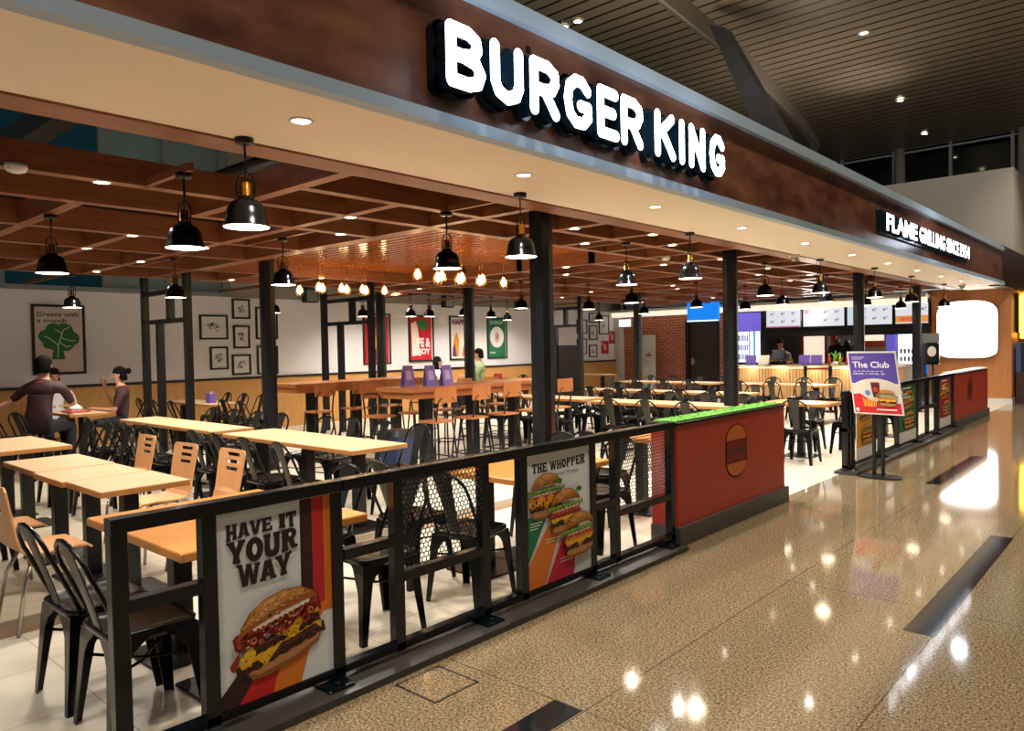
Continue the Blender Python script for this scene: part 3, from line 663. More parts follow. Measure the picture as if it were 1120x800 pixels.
row([-7.5, -8.1, -8.8, -9.4], 14.05, S, 'black metal chair before the third rear table, # from the right', 'chairs of the third rear row')
row([-7.5, -8.1, -8.8, -9.4], 15.15, Nn, 'black metal chair behind the third rear table, # from the right', 'chairs of the third rear row')
for x, y, r, l in ((-3.68, 9.75, .05, 'black metal chair right of the red planter box, seen whole in the gap'), (-4.2, 9.8, 0, 'black metal chair behind the one seen whole in the gap'), (-3.45, 10.95, PI, 'black metal chair just left of the far fence end post'), (-4.05, 10.98, PI, 'black metal chair on the far side of the table in the gap'),
                   (-3.4, 12.55, 0, 'black metal chair behind the dark panel of the far fence'), (-3.9, 13.95, PI, 'black metal chair at the table behind the middle of the far fence')):
    place(chair, (x, y, 0), r, l, 'chairs near the far fence')
for y, l in ((13.45, 'dark metal chair left of the condiment table'), (14.55, 'dark metal chair right of the condiment table'), (17.0, 'dark metal chair below the far picture frames')):
    place(chair, (-12.9, y, 0), 0 if y != 14.55 else PI, l, 'chairs along the poster wall')

# ------------------------------------------------------------------ slotted wooden chair
def make_wood_chair():
    t = thing('wooden_chair', '', 'chair')
    prof = [(.20, .425), (.17, .447), (.1, .452), (0, .447), (-.1, .445), (-.155, .455), (-.185, .49), (-.198, .54)]
    prof += [(-.198 - .06 * k / 12, .54 + .32 * k / 12) for k in range(1, 13)]
    nu = 12; bm = bmesh.new(); g = []
    for j, (y, z) in enumerate(prof):
        wd = .19 if j < 4 else (.185 if j < 8 else .178 + .02 * (j - 8) / 12)
        if j == 0: wd = .165
        if j == len(prof) - 1: wd -= .02
        g.append([bm.verts.new((wd * (2 * i / nu - 1), y - (.02 * (1 - (2 * i / nu - 1) ** 2) if j > 7 else 0), z)) for i in range(nu + 1)])
    bm.verts.ensure_lookup_table()
    for j in range(len(prof) - 1):
        for i in range(nu):
            if j in (13, 15, 17) and 3 <= i <= 8: continue
            bm.faces.new((g[j][i], g[j][i + 1], g[j + 1][i + 1], g[j + 1][i]))
    bmesh.ops.recalc_face_normals(bm, faces=bm.faces)
    bmesh.ops.solidify(bm, geom=bm.faces[:], thickness=.012)
    me = D.meshes.new('seat_shell'); bm.to_mesh(me); bm.free(); me.materials.append(M['birch'])
    o = D.objects.new('seat_shell', me); C.objects.link(o); o.parent = t
    for s in (-1, 1):
        MB().use('chrome').tube([(s * .13, .1, .43), (s * .165, .155, .3), (s * .19, .19, 0)], .011).build('leg', t)
        MB().use('chrome').tube([(s * .13, -.1, .43), (s * .165, -.16, .3), (s * .19, -.21, 0)], .011).build('leg', t)
    MB().use('chrome').tube([(-.13, .1, .43), (.13, .1, .43)], .01).tube([(-.13, -.1, .43), (.13, -.1, .43)], .01).tube([(-.13, -.1, .43), (-.13, .1, .43)], .01).tube([(.13, -.1, .43), (.13, .1, .43)], .01).build('seat_frame', t)
    return t
wch = make_wood_chair()
for x, y, r, l in ((-5.32, 2.5, PI, 'light wooden chair with three back slots, rightmost of the three behind the joined tables'), (-6.0, 2.46, PI + .03, 'light wooden chair with three back slots, middle of the three behind the joined tables'),
                   (-6.92, 2.52, PI - .03, 'light wooden chair with three back slots, leftmost and furthest of the three'), (-5.08, 1.42, .03, 'light wooden chair cut by the left edge, nearest the camera'), (-5.9, 1.42, 0, 'light wooden chair behind the one cut by the left edge')):
    place(wch, (x, y, 0), r, l, 'slotted light wooden chairs')

# ------------------------------------------------------------------ bar stool
def make_stool():
    t = thing('bar_stool', '', 'stool')
    MB().use('bar_wood').loft([rrect(.16, .16, .04, .685), rrect(.175, .175, .05, .69), rrect(.175, .175, .05, .705), rrect(.16, .16, .04, .71)]).build('seat', t)
    for sx in (-1, 1):
        for sy in (-1, 1): MB().use('black_paint').tube([(sx * .14, sy * .14, .69), (sx * .19, sy * .2, 0)], .012).build('leg', t)
    MB().use('black_paint').tube(rrect(.172, .178, .02, .25, 1), .009, closed=True).build('footrest', t)
    MB().use('black_paint').tube([(-.13, -.15, .69), (-.13, -.2, .95), (-.1, -.205, .985), (0, -.207, .995), (.1, -.205, .985), (.13, -.2, .95), (.13, -.15, .69)], .011).build('back_frame', t)
    lo = [[(x, -.205 + .03 * (1 - (x / .17) ** 2) * -1 + .012, z0) for z0 in (.93, 1.12)] for x in (-.17, -.1, 0, .1, .17)]
    b = MB().use('bar_wood'); vs = []
    for c_ in lo:
        (x, y, z0), (_, _, z1) = c_; vs.append([(x, y, z0), (x, y, z1), (x, y + .012, z1), (x, y + .012, z0)])
    b.loft(vs).build('backrest', t)
    return t
stool = make_stool()
for i, y in enumerate((6.15, 6.75, 7.35, 7.95, 8.5)):
    place(stool, (-6.78, y, 0), PI / 2 + random.uniform(-.12, .12), 'bar stool on the near side of the near high table, %s from the left' % ORD[i], 'bar stools')
    place(stool, (-7.95, y + .05, 0), -PI / 2 + random.uniform(-.12, .12), 'bar stool on the far side of the near high table, %s from the left' % ORD[i], 'bar stools')
for i, y in enumerate((6.2, 6.85, 7.5, 8.2)):
    place(stool, (-9.38, y, 0), PI / 2 + random.uniform(-.12, .12), 'bar stool on the near side of the far high table, %s from the left' % ORD[i], 'bar stools')

# ------------------------------------------------------------------ artwork
def wavy(x0, x1, y, amp, k, h, ph=0, m=24):
    top = [(x0 + (x1 - x0) * i / m, y + h / 2 + amp * math.sin(k * i + ph)) for i in range(m + 1)]
    bot = [(x0 + (x1 - x0) * i / m, y - h / 2 + amp * math.sin(k * i * 1.3 + ph + 2)) for i in range(m, -1, -1)]
    return top + bot
def burger(kind='bacon'):
    """burger drawn in a unit box, about -0.5..0.5 wide, 0..0.8 high"""
    a = Art(); rnd = random.Random(3 if kind == 'bacon' else 5)
    a.poly([(-.40, .10), (-.36, .02), (-.2, -.02), (.15, -.02), (.36, .03), (.42, .13), (.3, .2), (-.3, .18)], '8a5a30')
    a.poly([(-.38, .10), (-.3, .04), (.1, .02), (.36, .07), (.4, .13), (.2, .17), (-.3, .16)], 'b98252')
    if kind == 'bacon':
        a.poly(wavy(-.5, .46, .17, .012, 1.3, .12), '3a2019'); a.poly(wavy(-.46, .40, .2, .01, 1.9, .04), '5a3527')
        a.poly([(-.46, .25), (.44, .28), (.42, .16), (.36, .24), (.1, .23), (-.02, .24), (-.22, .1), (-.28, .2), (-.44, .18)], 'e8b020')
        a.poly(wavy(-.34, .42, .31, .012, 1.5, .11), '3c221b'); a.poly(wavy(-.3, .36, .33, .01, 2.1, .03), '6a4332')
        a.poly([(-.45, .30), (-.30, .38), (-.28, .28), (-.36, .16)], 'efbf2c')
        a.poly([(-.1, .42), (.46, .43), (.44, .35), (.25, .36), (.12, .22), (-.06, .36)], 'f0bd28')
        a.poly(wavy(-.47, .46, .46, .03, 1.1, .15), '7a2418'); a.poly(wavy(-.44, .44, .5, .02, 1.7, .06), 'b04a2c')
        for i in range(13):
            x = -.42 + i * .068; y = .44 + .07 * math.sin(i * 1.7); r = .034 + .012 * (i % 3)
            a.ell(x, y, r, r * 1.15, ('8c2a1c', 'a43a22', '6a1d18')[i % 3], 10); a.ell(x, y, r * .6, r * .7, ('c9694a', '5d1716', 'd0805a')[i % 3], 9); a.ell(x + .005, y, r * .28, r * .3, '4a1210', 7)
        a.poly([(-.52, .22), (-.46, .3), (-.44, .4), (-.49, .36), (-.56, .3), (-.55, .24)], '8a2f1e')
        a.poly(wavy(-.28, .34, .55, .012, 2.2, .04), 'ead7c4')
    else:
        a.poly(wavy(-.42, .42, .2, .012, 1.3, .12), '3b2620'); a.poly([(-.42, .3), (.42, .3), (.3, .22), (.2, .27), (0, .14), (-.1, .26), (-.35, .2)], 'efb52a')
        a.poly(wavy(-.44, .44, .33, .01, 1.8, .07), '8a2c22' if kind == 'tomato' else 'd9922a'); a.poly(wavy(-.4, .4, .39, .012, 1.4, .06), 'c23a2c'); a.poly(wavy(-.36, .34, .43, .01, 2, .03), 'efe0d2')
        a.poly(wavy(-.5, .5, .48, .035, 1.9, .07), '5d8a2e'); a.poly(wavy(-.46, .46, .5, .025, 2.4, .03), '8fb554')
        if kind == 'cheese':
            a.poly(wavy(-.46, .44, .3, .03, .9, .16), 'e9a52a')
            for i in range(9): a.ell(-.36 + i * .09, .27 + .05 * math.sin(i * 2.1), .03, .035, ('7c2a20', '5a2219')[i % 2], 8)
    a.lv += 1; a.hold = True
    for i in range(150):
        u = rnd.uniform(-.44, .42); v = rnd.choice((.17, .31)) + rnd.uniform(-.05, .05) if kind == 'bacon' else rnd.uniform(.15, .25)
        a.ell(u, v, rnd.uniform(.005, .014), rnd.uniform(.004, .009), rnd.choice(('2a1712', '5e3a2a', '7a5038', '35201a')), 6)
    for i in range(70):
        u = rnd.uniform(-.46, .44); a.ell(u, (.46 if kind == 'bacon' else .4) + rnd.uniform(-.06, .06), rnd.uniform(.006, .02), rnd.uniform(.004, .01), rnd.choice(('7a2018', 'c0563a', 'd88a60', '92301f', 'e8c8a8')), 6)
    a.hold = False
    a.poly([(-.42, .52), (-.39, .62), (-.28, .73), (-.1, .8), (.1, .8), (.28, .74), (.39, .63), (.42, .54), (.3, .57), (0, .585), (-.3, .56)], '9a5c2b')
    a.poly([(-.36, .60), (-.27, .72), (-.1, .79), (.1, .79), (.27, .73), (.37, .62), (.2, .66), (0, .67), (-.2, .64)], 'c8853e')
    a.poly([(-.2, .72), (-.05, .775), (.12, .77), (.2, .73), (0, .72)], 'dba25c')
    a.lv += 1; a.hold = True
    for i in range(60):
        u = rnd.uniform(-.36, .36); v = rnd.uniform(.6, .76)
        if v < .79 - u * u * 1.3: a.ell(u, v, rnd.uniform(.01, .03), rnd.uniform(.006, .014), rnd.choice(('c07a38', 'd0924a', 'b06c2e', 'dca866')), 7)
    a.lv += 1
    for i in range(46):
        u = rnd.uniform(-.33, .33); v = rnd.uniform(.63, .78)
        if v < .8 - u * u * 1.2: a.ell(u, v, .009, .006, 'f0d9b0', 5, rot=rnd.uniform(0, 3))
    a.hold = False; return a
def put(art, b, cx, cy, s, rot=0, sy=None):
    c, sn = math.cos(rot), math.sin(rot); sy = sy or s
    return art.sub(b, lambda x, y: (cx + s * x * c - sy * y * sn, cy + s * x * sn + sy * y * c))
def round_letters(u, v): return u, v

def _stem(x0, x1, b=0, t=1, f=.05):
    return [(x0 - f, b), (x1 + f, b), (x1 + f, b + .12), (x1, b + .2), (x1, t - .2), (x1 + f, t - .12), (x1 + f, t), (x0 - f, t), (x0 - f, t - .12), (x0, t - .2), (x0, b + .2), (x0 - f, b + .12)]
def _mir(p, c=.5): return [(2 * c - x, y) for x, y in p]
def _box(x0, y0, x1, y1): return [(x0, y0), (x1, y0), (x1, y1), (x0, y1)]
_al = [(-.04, 0), (.36, 0), (.36, .13), (.5, .62), (.56, 1), (.28, 1), (.05, .15), (-.04, .15)]
_hole = lambda cx, cy, rx, ry: ('hole', [(cx + rx * math.cos(a * PI / 6), cy + ry * math.sin(a * PI / 6)) for a in range(12)])
_rb = [(.3, 1), (.66, 1), (.92, .9), (.98, .72), (.9, .54), (.62, .43), (.3, .43)]
GROOVE = {'H': [_stem(.06, .38), _stem(.62, .94), _box(.36, .4, .64, .6)], 'A': [_al, _mir(_al), _box(.25, .2, .75, .36)], 'V': [[(x, 1 - y) for x, y in _al], _mir([(x, 1 - y) for x, y in _al])],
 'E': [_stem(.06, .4), _box(.3, .82, .92, 1), _box(.3, .42, .8, .6), _box(.3, 0, .95, .18), _box(.74, .68, .92, .9), _box(.76, .1, .96, .34)], 'I': [_stem(.08, .92, f=.12)],
 'T': [_stem(.32, .68), _box(0, .8, 1, 1), _box(0, .64, .16, .9), _box(.84, .64, 1, .9)],
 'Y': [_stem(.33, .67, 0, .6), [(-.04, 1), (.4, 1), (.4, .87), (.56, .5), (.4, .34), (.32, .42), (.05, .86), (-.04, .86)], _mir([(-.04, 1), (.4, 1), (.4, .87), (.56, .5), (.4, .34), (.32, .42), (.05, .86), (-.04, .86)])],
 'O': [[(.5 + .52 * math.cos(a * PI / 9), .5 + .51 * math.sin(a * PI / 9)) for a in range(18)], _hole(.5, .5, .14, .24)],
 'U': [[(-.03, 1), (.43, 1), (.43, .86), (.37, .8), (.37, .36), (.5, .24), (.52, 0), (.3, .0), (.1, .1), (.04, .34), (.04, .86), (-.03, .86)], _mir([(-.03, 1), (.43, 1), (.43, .86), (.37, .8), (.37, .36), (.5, .24), (.52, 0), (.3, .0), (.1, .1), (.04, .34), (.04, .86), (-.03, .86)])],
 'R': [_stem(.06, .4), _rb, _hole(.56, .72, .1, .1), [(.42, .5), (.78, .48), (.88, .18), (1.04, .14), (1.04, 0), (.7, 0), (.58, .12), (.48, .4)]],
 'P': [_stem(.08, .42), _rb, _hole(.58, .72, .1, .1)],
 'W': [[(x * .62, 1 - y) for x, y in _al], [(.58 - x * .58, 1 - y) for x, y in _al], [(.42 + x * .58, 1 - y) for x, y in _al], [(1 - x * .62, 1 - y) for x, y in _al]]}
def groovy(a, word, x0, y0, x1, y1, col, bg, warp, gap=.1, wid={}):
    ws = [{'I': .62, 'W': 1.35, ' ': .45}.get(c, 1.0) for c in word]; tot = sum(ws) + gap * (len(word) - 1); p = 0; base = a.lv + 1; a.hold = True
    for c, w_ in zip(word, ws):
        if c != ' ':
            for g in GROOVE[c]:
                hole = g[0] == 'hole'; pts = g[1] if hole else g; den = []
                for q, r in zip(pts, pts[1:] + pts[:1]):
                    for k in range(3): den.append((q[0] + (r[0] - q[0]) * k / 3, q[1] + (r[1] - q[1]) * k / 3))
                out = []
                for u, v in den:
                    U, V = warp((p + u * w_) / tot, v); out.append((x0 + U * (x1 - x0), y0 + V * (y1 - y0)))
                a.lv = base + (2 if hole else (1 if g is GROOVE[c][-1] and c in 'RP' else 0)); a.poly(out, bg if hole else col); base += .12; a.lv = base
        p += w_ + gap
    a.lv = base + 3; a.hold = False; return a
def art_have(w_=.6, h_=.86):
    a = Art(.0003); a.rect(0, 0, w_, h_, 'dde4e8')
    a.rect(.425, .30, .492, h_, '3a2226'); a.rect(.492, .30, .558, h_, 'c02a2e'); a.rect(.558, .30, w_, h_, 'd9772a')
    a.poly([(.0, .0), (.09, .0), (.30, .26), (.50, .34), (.425, .34), (.2, .24), (0, .06)], '3a2226')
    a.poly([(.09, 0), (.26, 0), (.38, .26), (.52, .34), (.36, .3), (.25, .2)], 'c9262c'); a.poly([(.26, 0), (.41, 0), (.5, .25), (.6, .36), (.36, .3)], 'dd7a28')
    def wp(k, b): return lambda u, v: (u, v * (1 + k * (2 * u - 1)) + b * math.sin(u * PI))
    sn = lambda u: math.sin(u * PI)
    groovy(a, 'HAVE IT', .045, .735, .405, .805, '2f2426', 'dde4e8', lambda u, v: (u, v * (1 - .06 * sn(u)) + (1 - v) * (.18 - .5 * (u - .5) ** 2 - .12) + .10 * u), .08)
    groovy(a, 'YOUR', .05, .628, .405, .728, '2f2426', 'dde4e8', lambda u, v: (u, v * (1 - .02 * sn(u)) - (1 - v) * .16 * (sn(u) - .3) + .08 * u), .06)
    groovy(a, 'WAY', .095, .52, .37, .625, '2f2426', 'dde4e8', lambda u, v: (u + .02 * (1 - v) * (.5 - u), v * (1 - .14 * sn(u)) + .08 * u - .02), .02)
    put(a, burger('bacon'), .335, .12, .50, .2, .43); a.clip(0, 0, w_, h_)
    a.text('while stocks last', .03, .02, .2, .035, 'b89a90', .01) if 0 else None
    return a
def art_whopper(w_=.6, h_=.86):
    a = Art(.0003); a.rect(0, 0, w_, h_, 'dde4e8')
    groovy(a, 'THE WHOPPER', .05, .735, .55, .80, '2f2426', 'dde4e8', lambda u, v: (u, v * (1 - .1 * math.sin(u * PI)) + .1 * u), .06)
    a.text('everything but the Whopper', .1, .695, .49, .715, '3a3436', .008)
    a.poly([(0, .0), (0, .46), (.14, .46), (.16, .36)][::1] if 0 else [(0, .16), (0, .46), (.18, .46)], '1f7a50'); a.poly([(0, .02), (0, .16), (.17, .38), (.30, .36), (.155, 0), (.0, 0)], 'd9782c')
    a.poly([(.155, 0), (.30, .27), (.45, .2), (.42, 0)], 'bd2338'); a.poly([(.42, 0), (.5, .18), (.6, .2), (.6, 0)], 'c8ced2')
    a.line([(0, .15), (.18, .39)], .005, 'efe6d2'); a.line([(.155, 0), (.31, .27)], .005, 'efe6d2')
    for i in range(3): a.rect(.02, .415 - i * .018, .13 - i * .02, .422 - i * .018, 'd8e8dc')
    for i in range(2): a.rect(.16, .285 - i * .018, .28, .292 - i * .018, 'f3d9bd'); a.rect(.29, .13 - i * .02, .41, .137 - i * .02, 'f0c0c8')
    put(a, burger('cheese'), .165, .44, .34, 0, .36); put(a, burger('tomato'), .34, .31, .34, .03, .36); put(a, burger('whole'), .47, .13, .34, .03, .36)
    a.ell(.27, .665, .03, .018, '3f6b35', 8); a.ell(.46, .58, .03, .018, '3f6b35', 8)
    return a.clip(0, 0, w_, h_)
def art_far(bg, w_=.6, h_=.86):
    a = Art(.0004); a.rect(0, 0, w_, h_, bg); a.rect(0, 0, w_, .16, 'd9d9d4')
    put(a, burger('cheese'), .3, .5, .5, .1, .34); put(a, burger('tomato'), .32, .2, .44, 0, .32)
    for i in range(5): a.rect(.08, .8 - i * .045, .08 + .3 * (.5 + .5 * math.sin(i * 2.2 + 2)), .825 - i * .045, 'e8e2cf')
    return a.clip(0, 0, w_, h_)

# ------------------------------------------------------------------ fence
def hexmesh(b, y0, y1, z0, z1, x, s=.0165, t=.0028):
    dy = s * math.sqrt(3); dz = s * 1.5; r = 0; z = z0
    while z < z1 + s:
        y = y0 + (dy / 2 if r % 2 else 0)
        while y < y1 + dy:
            P = [(y + s * math.sin(k * PI / 3), z + s * math.cos(k * PI / 3)) for k in range(4)]
            for (a, c) in zip(P[:-1], P[1:]):
                if all(y0 <= q[0] <= y1 and z0 <= q[1] <= z1 for q in (a, c)):
                    d = Vector((c[0] - a[0], c[1] - a[1])).normalized(); nx, ny = -d.y * t, d.x * t
                    b.add([(xx, q[0] + m * nx, q[1] + m * ny) for xx in (x - .001, x + .001) for q, m in ((a, 1), (a, -1), (c, -1), (c, 1))],
                          [(0, 1, 2, 3), (7, 6, 5, 4), (0, 3, 7, 4), (1, 5, 6, 2)])
            y += dy
        z += dz; r += 1
def fence(y0, y1, label, items, foot=True, group='black fence panels', zt=.985):
    t = thing('fence_panel', label, 'fence', (XF, y0, 0), 0, group)
    def bar(nm, a, c, z0, z1, x0=-.028, x1=.028): return MB().use('fence_paint').bev(x0, x1, a - y0, c - y0, z0, z1, .003).build(nm, t)
    bar('top_rail', y0, y1, zt - .055, zt, -.034, .034); bar('bottom_rail', y0, y1, .065, .105)
    for it in items:
        k = it[0]
        if k == 'post': bar('post', it[1], it[1] + .062, .0 if len(it) > 2 else .06, zt - .055)
        elif k == 'rail': bar('mid_rail', it[1], it[2], it[3], it[3] + .05)
        elif k == 'mesh':
            b = MB().use('fence_paint'); hexmesh(b, it[1] - y0, it[2] - y0, it[3], zt - .055, 0); b.build('mesh_screen', t)
        elif k == 'poster':
            a = it[3]; hh = zt - .055 - .105; ww = it[2] - it[1]
            b = MB().use('white_paint').box(.006, .016, it[1] - y0, it[2] - y0, .105, zt - .055)
            a.into(b, (.0165, it[1] - y0, .105), (0, ww / .6, 0), (0, 0, hh / .86), (1, 0, 0)); b.build('poster', t, label=it[4])
        elif k == 'blank': MB().use('black_paint').box(-.01, .012, it[1] - y0, it[2] - y0, .105, zt - .055).build('infill_panel', t)
        elif k == 'foot':
            MB().use('fence_paint').bev(-.06, .11, it[1] - y0 - .05, it[1] - y0 + .09, .035, .048, .003).cyl(.07, it[1] - y0 + .02, .048, .06, .012, 8).build('foot', t)
    return t
fence(1.03, 2.055, 'near fence panel with the big single burger poster reading HAVE IT YOUR WAY', [('post', 1.03, 1), ('post', 1.375), ('rail', 1.09, 1.375, .62), ('poster', 1.437, 1.99, art_have(), 'grey poster with dark lettering, stripes and a bacon burger'), ('post', 1.99, 1), ('foot', 1.955)])
fence(2.06, 3.06, 'second fence panel, with a large honeycomb mesh screen and no poster', [('rail', 2.06, 2.36, .60), ('post', 2.36), ('rail', 2.42, 2.995, .41), ('mesh', 2.42, 2.995, .46), ('post', 2.995, 1), ('foot', 2.99)])
fence(3.065, 4.10, 'third fence panel with the poster of three stacked burgers', [('post', 3.33), ('poster', 3.392, 4.04, art_whopper(), 'grey poster with three burgers over green, orange and red stripes'), ('post', 4.04, 1), ('foot', 4.05)])
fence(4.105, 5.16, 'fourth fence panel with a mesh screen, touching the red planter box', [('rail', 4.105, 4.33, .47), ('post', 4.33), ('rail', 4.39, 5.09, .38), ('mesh', 4.39, 5.09, .43), ('post', 5.095, 1), ('foot', 5.0)])
fence(9.2, 10.7, 'first panel of the far fence, with a yellow poster behind the sign stand', [('post', 9.2, 1), ('post', 9.33, 1), ('post', 9.46, 1), ('rail', 9.2, 9.5, .5), ('poster', 9.62, 10.42, art_far('d89a2c'), 'yellow poster with burgers'), ('post', 10.6, 1), ('foot', 9.3), ('foot', 10.6)])
fence(10.71, 12.5, 'second panel of the far fence, with a green poster', [('rail', 10.71, 11.5, .55), ('post', 11.4), ('poster', 11.5, 12.4, art_far('2c6b3c'), 'green poster with burgers'), ('post', 12.44, 1), ('foot', 12.4)])
fence(12.51, 13.75, 'third panel of the far fence, filled with a dark panel', [('rail', 12.51, 13.7, .5), ('post', 13.1), ('mesh', 12.6, 13.6, .55), ('post', 13.69, 1), ('foot', 13.6)])
fence(13.76, 14.95, 'last panel of the far fence, with a red poster', [('poster', 13.85, 14.7, art_far('a82a35'), 'red poster with food pictures'), ('post', 13.78), ('post', 14.88, 1), ('foot', 14.85)])

# ------------------------------------------------------------------ red planter boxes
def capsule(cx, cy, rx, hy, n=10):
    return [(cx + rx * math.cos(a), cy + hy + rx * math.sin(a)) for a in [PI * i / n for i in range(n + 1)]] + [(cx + rx * math.cos(a), cy - hy + rx * math.sin(a)) for a in [PI + PI * i / n for i in range(n + 1)]]
def planter(y0, y1, yc, label, small=False):
    t = thing('planter_box', label, 'planter', (-2.92, y0, 0)); L_ = y1 - y0; xb = -.24
    MB().use('planter_red').bev(xb, 0, 0, L_, .145, .955, .004).build('body', t)
    MB().use('plinth_grey').bev(xb - .0, .03, -.02, L_ + .04, 0, .15, .004).build('plinth', t, label='dark grey polished plinth')
    MB().use('black_paint').box(xb - .01, .012, -.01, L_ + .01, .955, .972).build('top_frame', t)
    b = MB().use('turf' if not small else 'white_paint').box(xb + .02, -.02, .02, L_ - .02, .96, .985)
    if not small:
        r = random.Random(4)
        for i in range(900):
            x = r.uniform(xb + .03, -.03); y = r.uniform(.03, L_ - .03); a = r.uniform(0, 6.3); hh = r.uniform(.01, .022)
            b.add([(x, y, .984), (x + .006 * math.cos(a), y + .006 * math.sin(a), .984), (x + .01 * math.cos(a + 1), y + .01 * math.sin(a + 1), .984 + hh)], [(0, 1, 2)])
    b.build('turf' if not small else 'top_board', t)
    a = Art(.0012); c = yc - y0
    a.poly(capsule(c, .64, .215 if not small else .2, .0 + .13), '3a1510' if not small else '5a1a18'); s = 1
    top = [(c + .195 * math.cos(q), .775 + .19 * math.sin(q)) for q in [PI * i / 12 for i in range(13)]]
    oc, mc = ('c56a28', '7a1e1c') if not small else ('8a2420', '5e1716')
    a.poly(top, oc); a.rect(c - .195, .50, c + .195, .765, mc); a.rect(c - .195, .60, c + .195, .67, '5a2a22' if not small else '4c1414')
    a.poly([(c + .195 * math.cos(q), .49 + .17 * math.sin(q)) for q in [PI + PI * i / 12 for i in range(13)]], oc)
    b = MB(); a.into(b, (.0005, 0, .19), (0, 1, 0), (0, 0, .70), (1, 0, 0)); b.build('emblem', t, label='burger shaped emblem of two orange buns around a dark red filling')
    return t
planter(5.18, 7.3, 6.22, 'near red planter box with green turf on top and a bun emblem')
planter(15.0, 17.95, 16.2, 'far red planter box at the end of the fence, with a pale top', True)

# ------------------------------------------------------------------ fascia signs
GL = {
 'B': [[(0, 0), (0, 1)], [(0, 1), (.42, 1), (.62, .9), (.64, .75), (.55, .58), (.3, .52), (0, .52)], [(.3, .52), (.6, .46), (.72, .28), (.64, .08), (.42, 0), (0, 0)]],
 'U': [[(0, 1), (0, .3), (.08, .1), (.3, 0), (.52, .1), (.6, .3), (.6, 1)]],
 'R': [[(0, 0), (0, 1)], [(0, 1), (.4, 1), (.6, .88), (.62, .7), (.52, .52), (.3, .46), (0, .46)], [(.3, .46), (.62, 0)]],
 'G': [[(.62, .82), (.45, .98), (.25, .98), (.06, .82), (0, .5), (.06, .18), (.25, .01), (.48, .03), (.64, .2), (.64, .42), (.4, .42)]],
 'E': [[(.52, 1), (0, 1), (0, 0), (.54, 0)], [(0, .52), (.44, .52)]],
 'K': [[(0, 0), (0, 1)], [(.58, 1), (.05, .48)], [(.2, .6), (.62, 0)]],
 'I': [[(0, 0), (0, 1)]],
 'N': [[(0, 0), (0, 1), (.6, 0), (.6, 1)]],
}
def stroke_solid(b, strokes, org, su, sv, rad, x0, x1, face, side):
    for st in strokes:
        for p, q in zip(st[:-1], st[1:]):
            P = Vector((org[0] + p[0] * su, org[1] + p[1] * sv)); Q = Vector((org[0] + q[0] * su, org[1] + q[1] * sv)); a0 = math.atan2((Q - P).y, (Q - P).x)
            out = [(Q.x + rad * math.cos(a0 - PI / 2 + PI * i / 8), Q.y + rad * math.sin(a0 - PI / 2 + PI * i / 8)) for i in range(9)] + [(P.x + rad * math.cos(a0 + PI / 2 + PI * i / 8), P.y + rad * math.sin(a0 + PI / 2 + PI * i / 8)) for i in range(9)]
            n_ = len(out)
            b.use(side).add([(x0, y, z) for y, z in out] + [(x1 - .004, y, z) for y, z in out], [(i, (i + 1) % n_, n_ + (i + 1) % n_, n_ + i) for i in range(n_)] + [tuple(range(n_))])
            b.use(face).add([(x1 - .004, y, z) for y, z in out] + [(x1, y, z) for y, z in out], [(i, (i + 1) % n_, n_ + (i + 1) % n_, n_ + i) for i in range(n_)] + [tuple(range(n_, 2 * n_))])
sg = thing('shop_sign', 'large glowing white rounded shop name letters on the brown fascia, nearest the camera', 'sign', (-2.86, 2.5, 0))
LET = [('B', 2.60, .235), ('U', 2.925, .215), ('R', 3.25, .215), ('G', 3.565, .23), ('E', 3.905, .19), ('R', 4.175, .215), ('K', 4.60, .235), ('I', 4.945, 0), ('N', 5.09, .2), ('G', 5.42, .2)]
rad = .036
for ch, y, wd in LET:
    wmax = max(p[0] for s_ in GL[ch] for p in s_) or 1
    b = MB(); su = max(wd - 0 * rad, 0) / wmax if ch != 'I' else 1
    o_ = (y + rad - 2.5, 2.957); b2 = MB(); stroke_solid(b2, GL[ch], o_, su * .9, .262, rad + .022, .0, .05, 'sign_return', 'sign_return'); b2.build('letter_backing', sg)
    stroke_solid(b, GL[ch], o_, su * .9, .262, rad, .05, .125, 'sign_face', 'sign_return'); b.build('letter', sg)
for y in (2.9, 3.7, 4.5, 5.3): lamp('glow', 'POINT', (.3, y - 2.5, 3.13), 5, (.8, .9, 1), sg, rad=.1)
sg2 = thing('slogan_sign', 'smaller glowing white slogan letters further along the brown fascia', 'sign', (-2.86, 10.3, 0))
MB().use('sign_return').bev(0, .03, -.15, 5.2, 2.95, 3.26, .01).build('backing_tray', sg2)
for wd, y0, y1 in (('FLAME', 0, 1.5), ('GRILLING', 1.62, 3.2), ('SINCE', 3.32, 4.2), ('1954', 4.3, 5.05)):
    vs, fs = text_poly(wd, .03)
    a0 = min(v[0] for v in vs); a1 = max(v[0] for v in vs); b0 = min(v[1] for v in vs); b1 = max(v[1] for v in vs)
    P = [(y0 + (x - a0) / (a1 - a0) * (y1 - y0), 2.99 + (y - b0) / (b1 - b0) * .225) for x, y in vs]
    b = MB().use('sign_face').add([(.09, y, z) for y, z in P], fs)
    from collections import Counter
    ed = Counter(tuple(sorted((f[i - 1], f[i]))) for f in fs for i in range(len(f)))
    bd = [e for e, c_ in ed.items() if c_ == 1]; o = len(P)
    b.use('sign_return').add([(.09, y, z) for y, z in P] + [(.03, y, z) for y, z in P], [(i, j, j + o, i + o) for i, j in bd])
    b.build('word', sg2)
lamp('glow', 'POINT', (.4, 2.5, 3.13), 8, (.8, .9, 1), sg2, rad=.1)

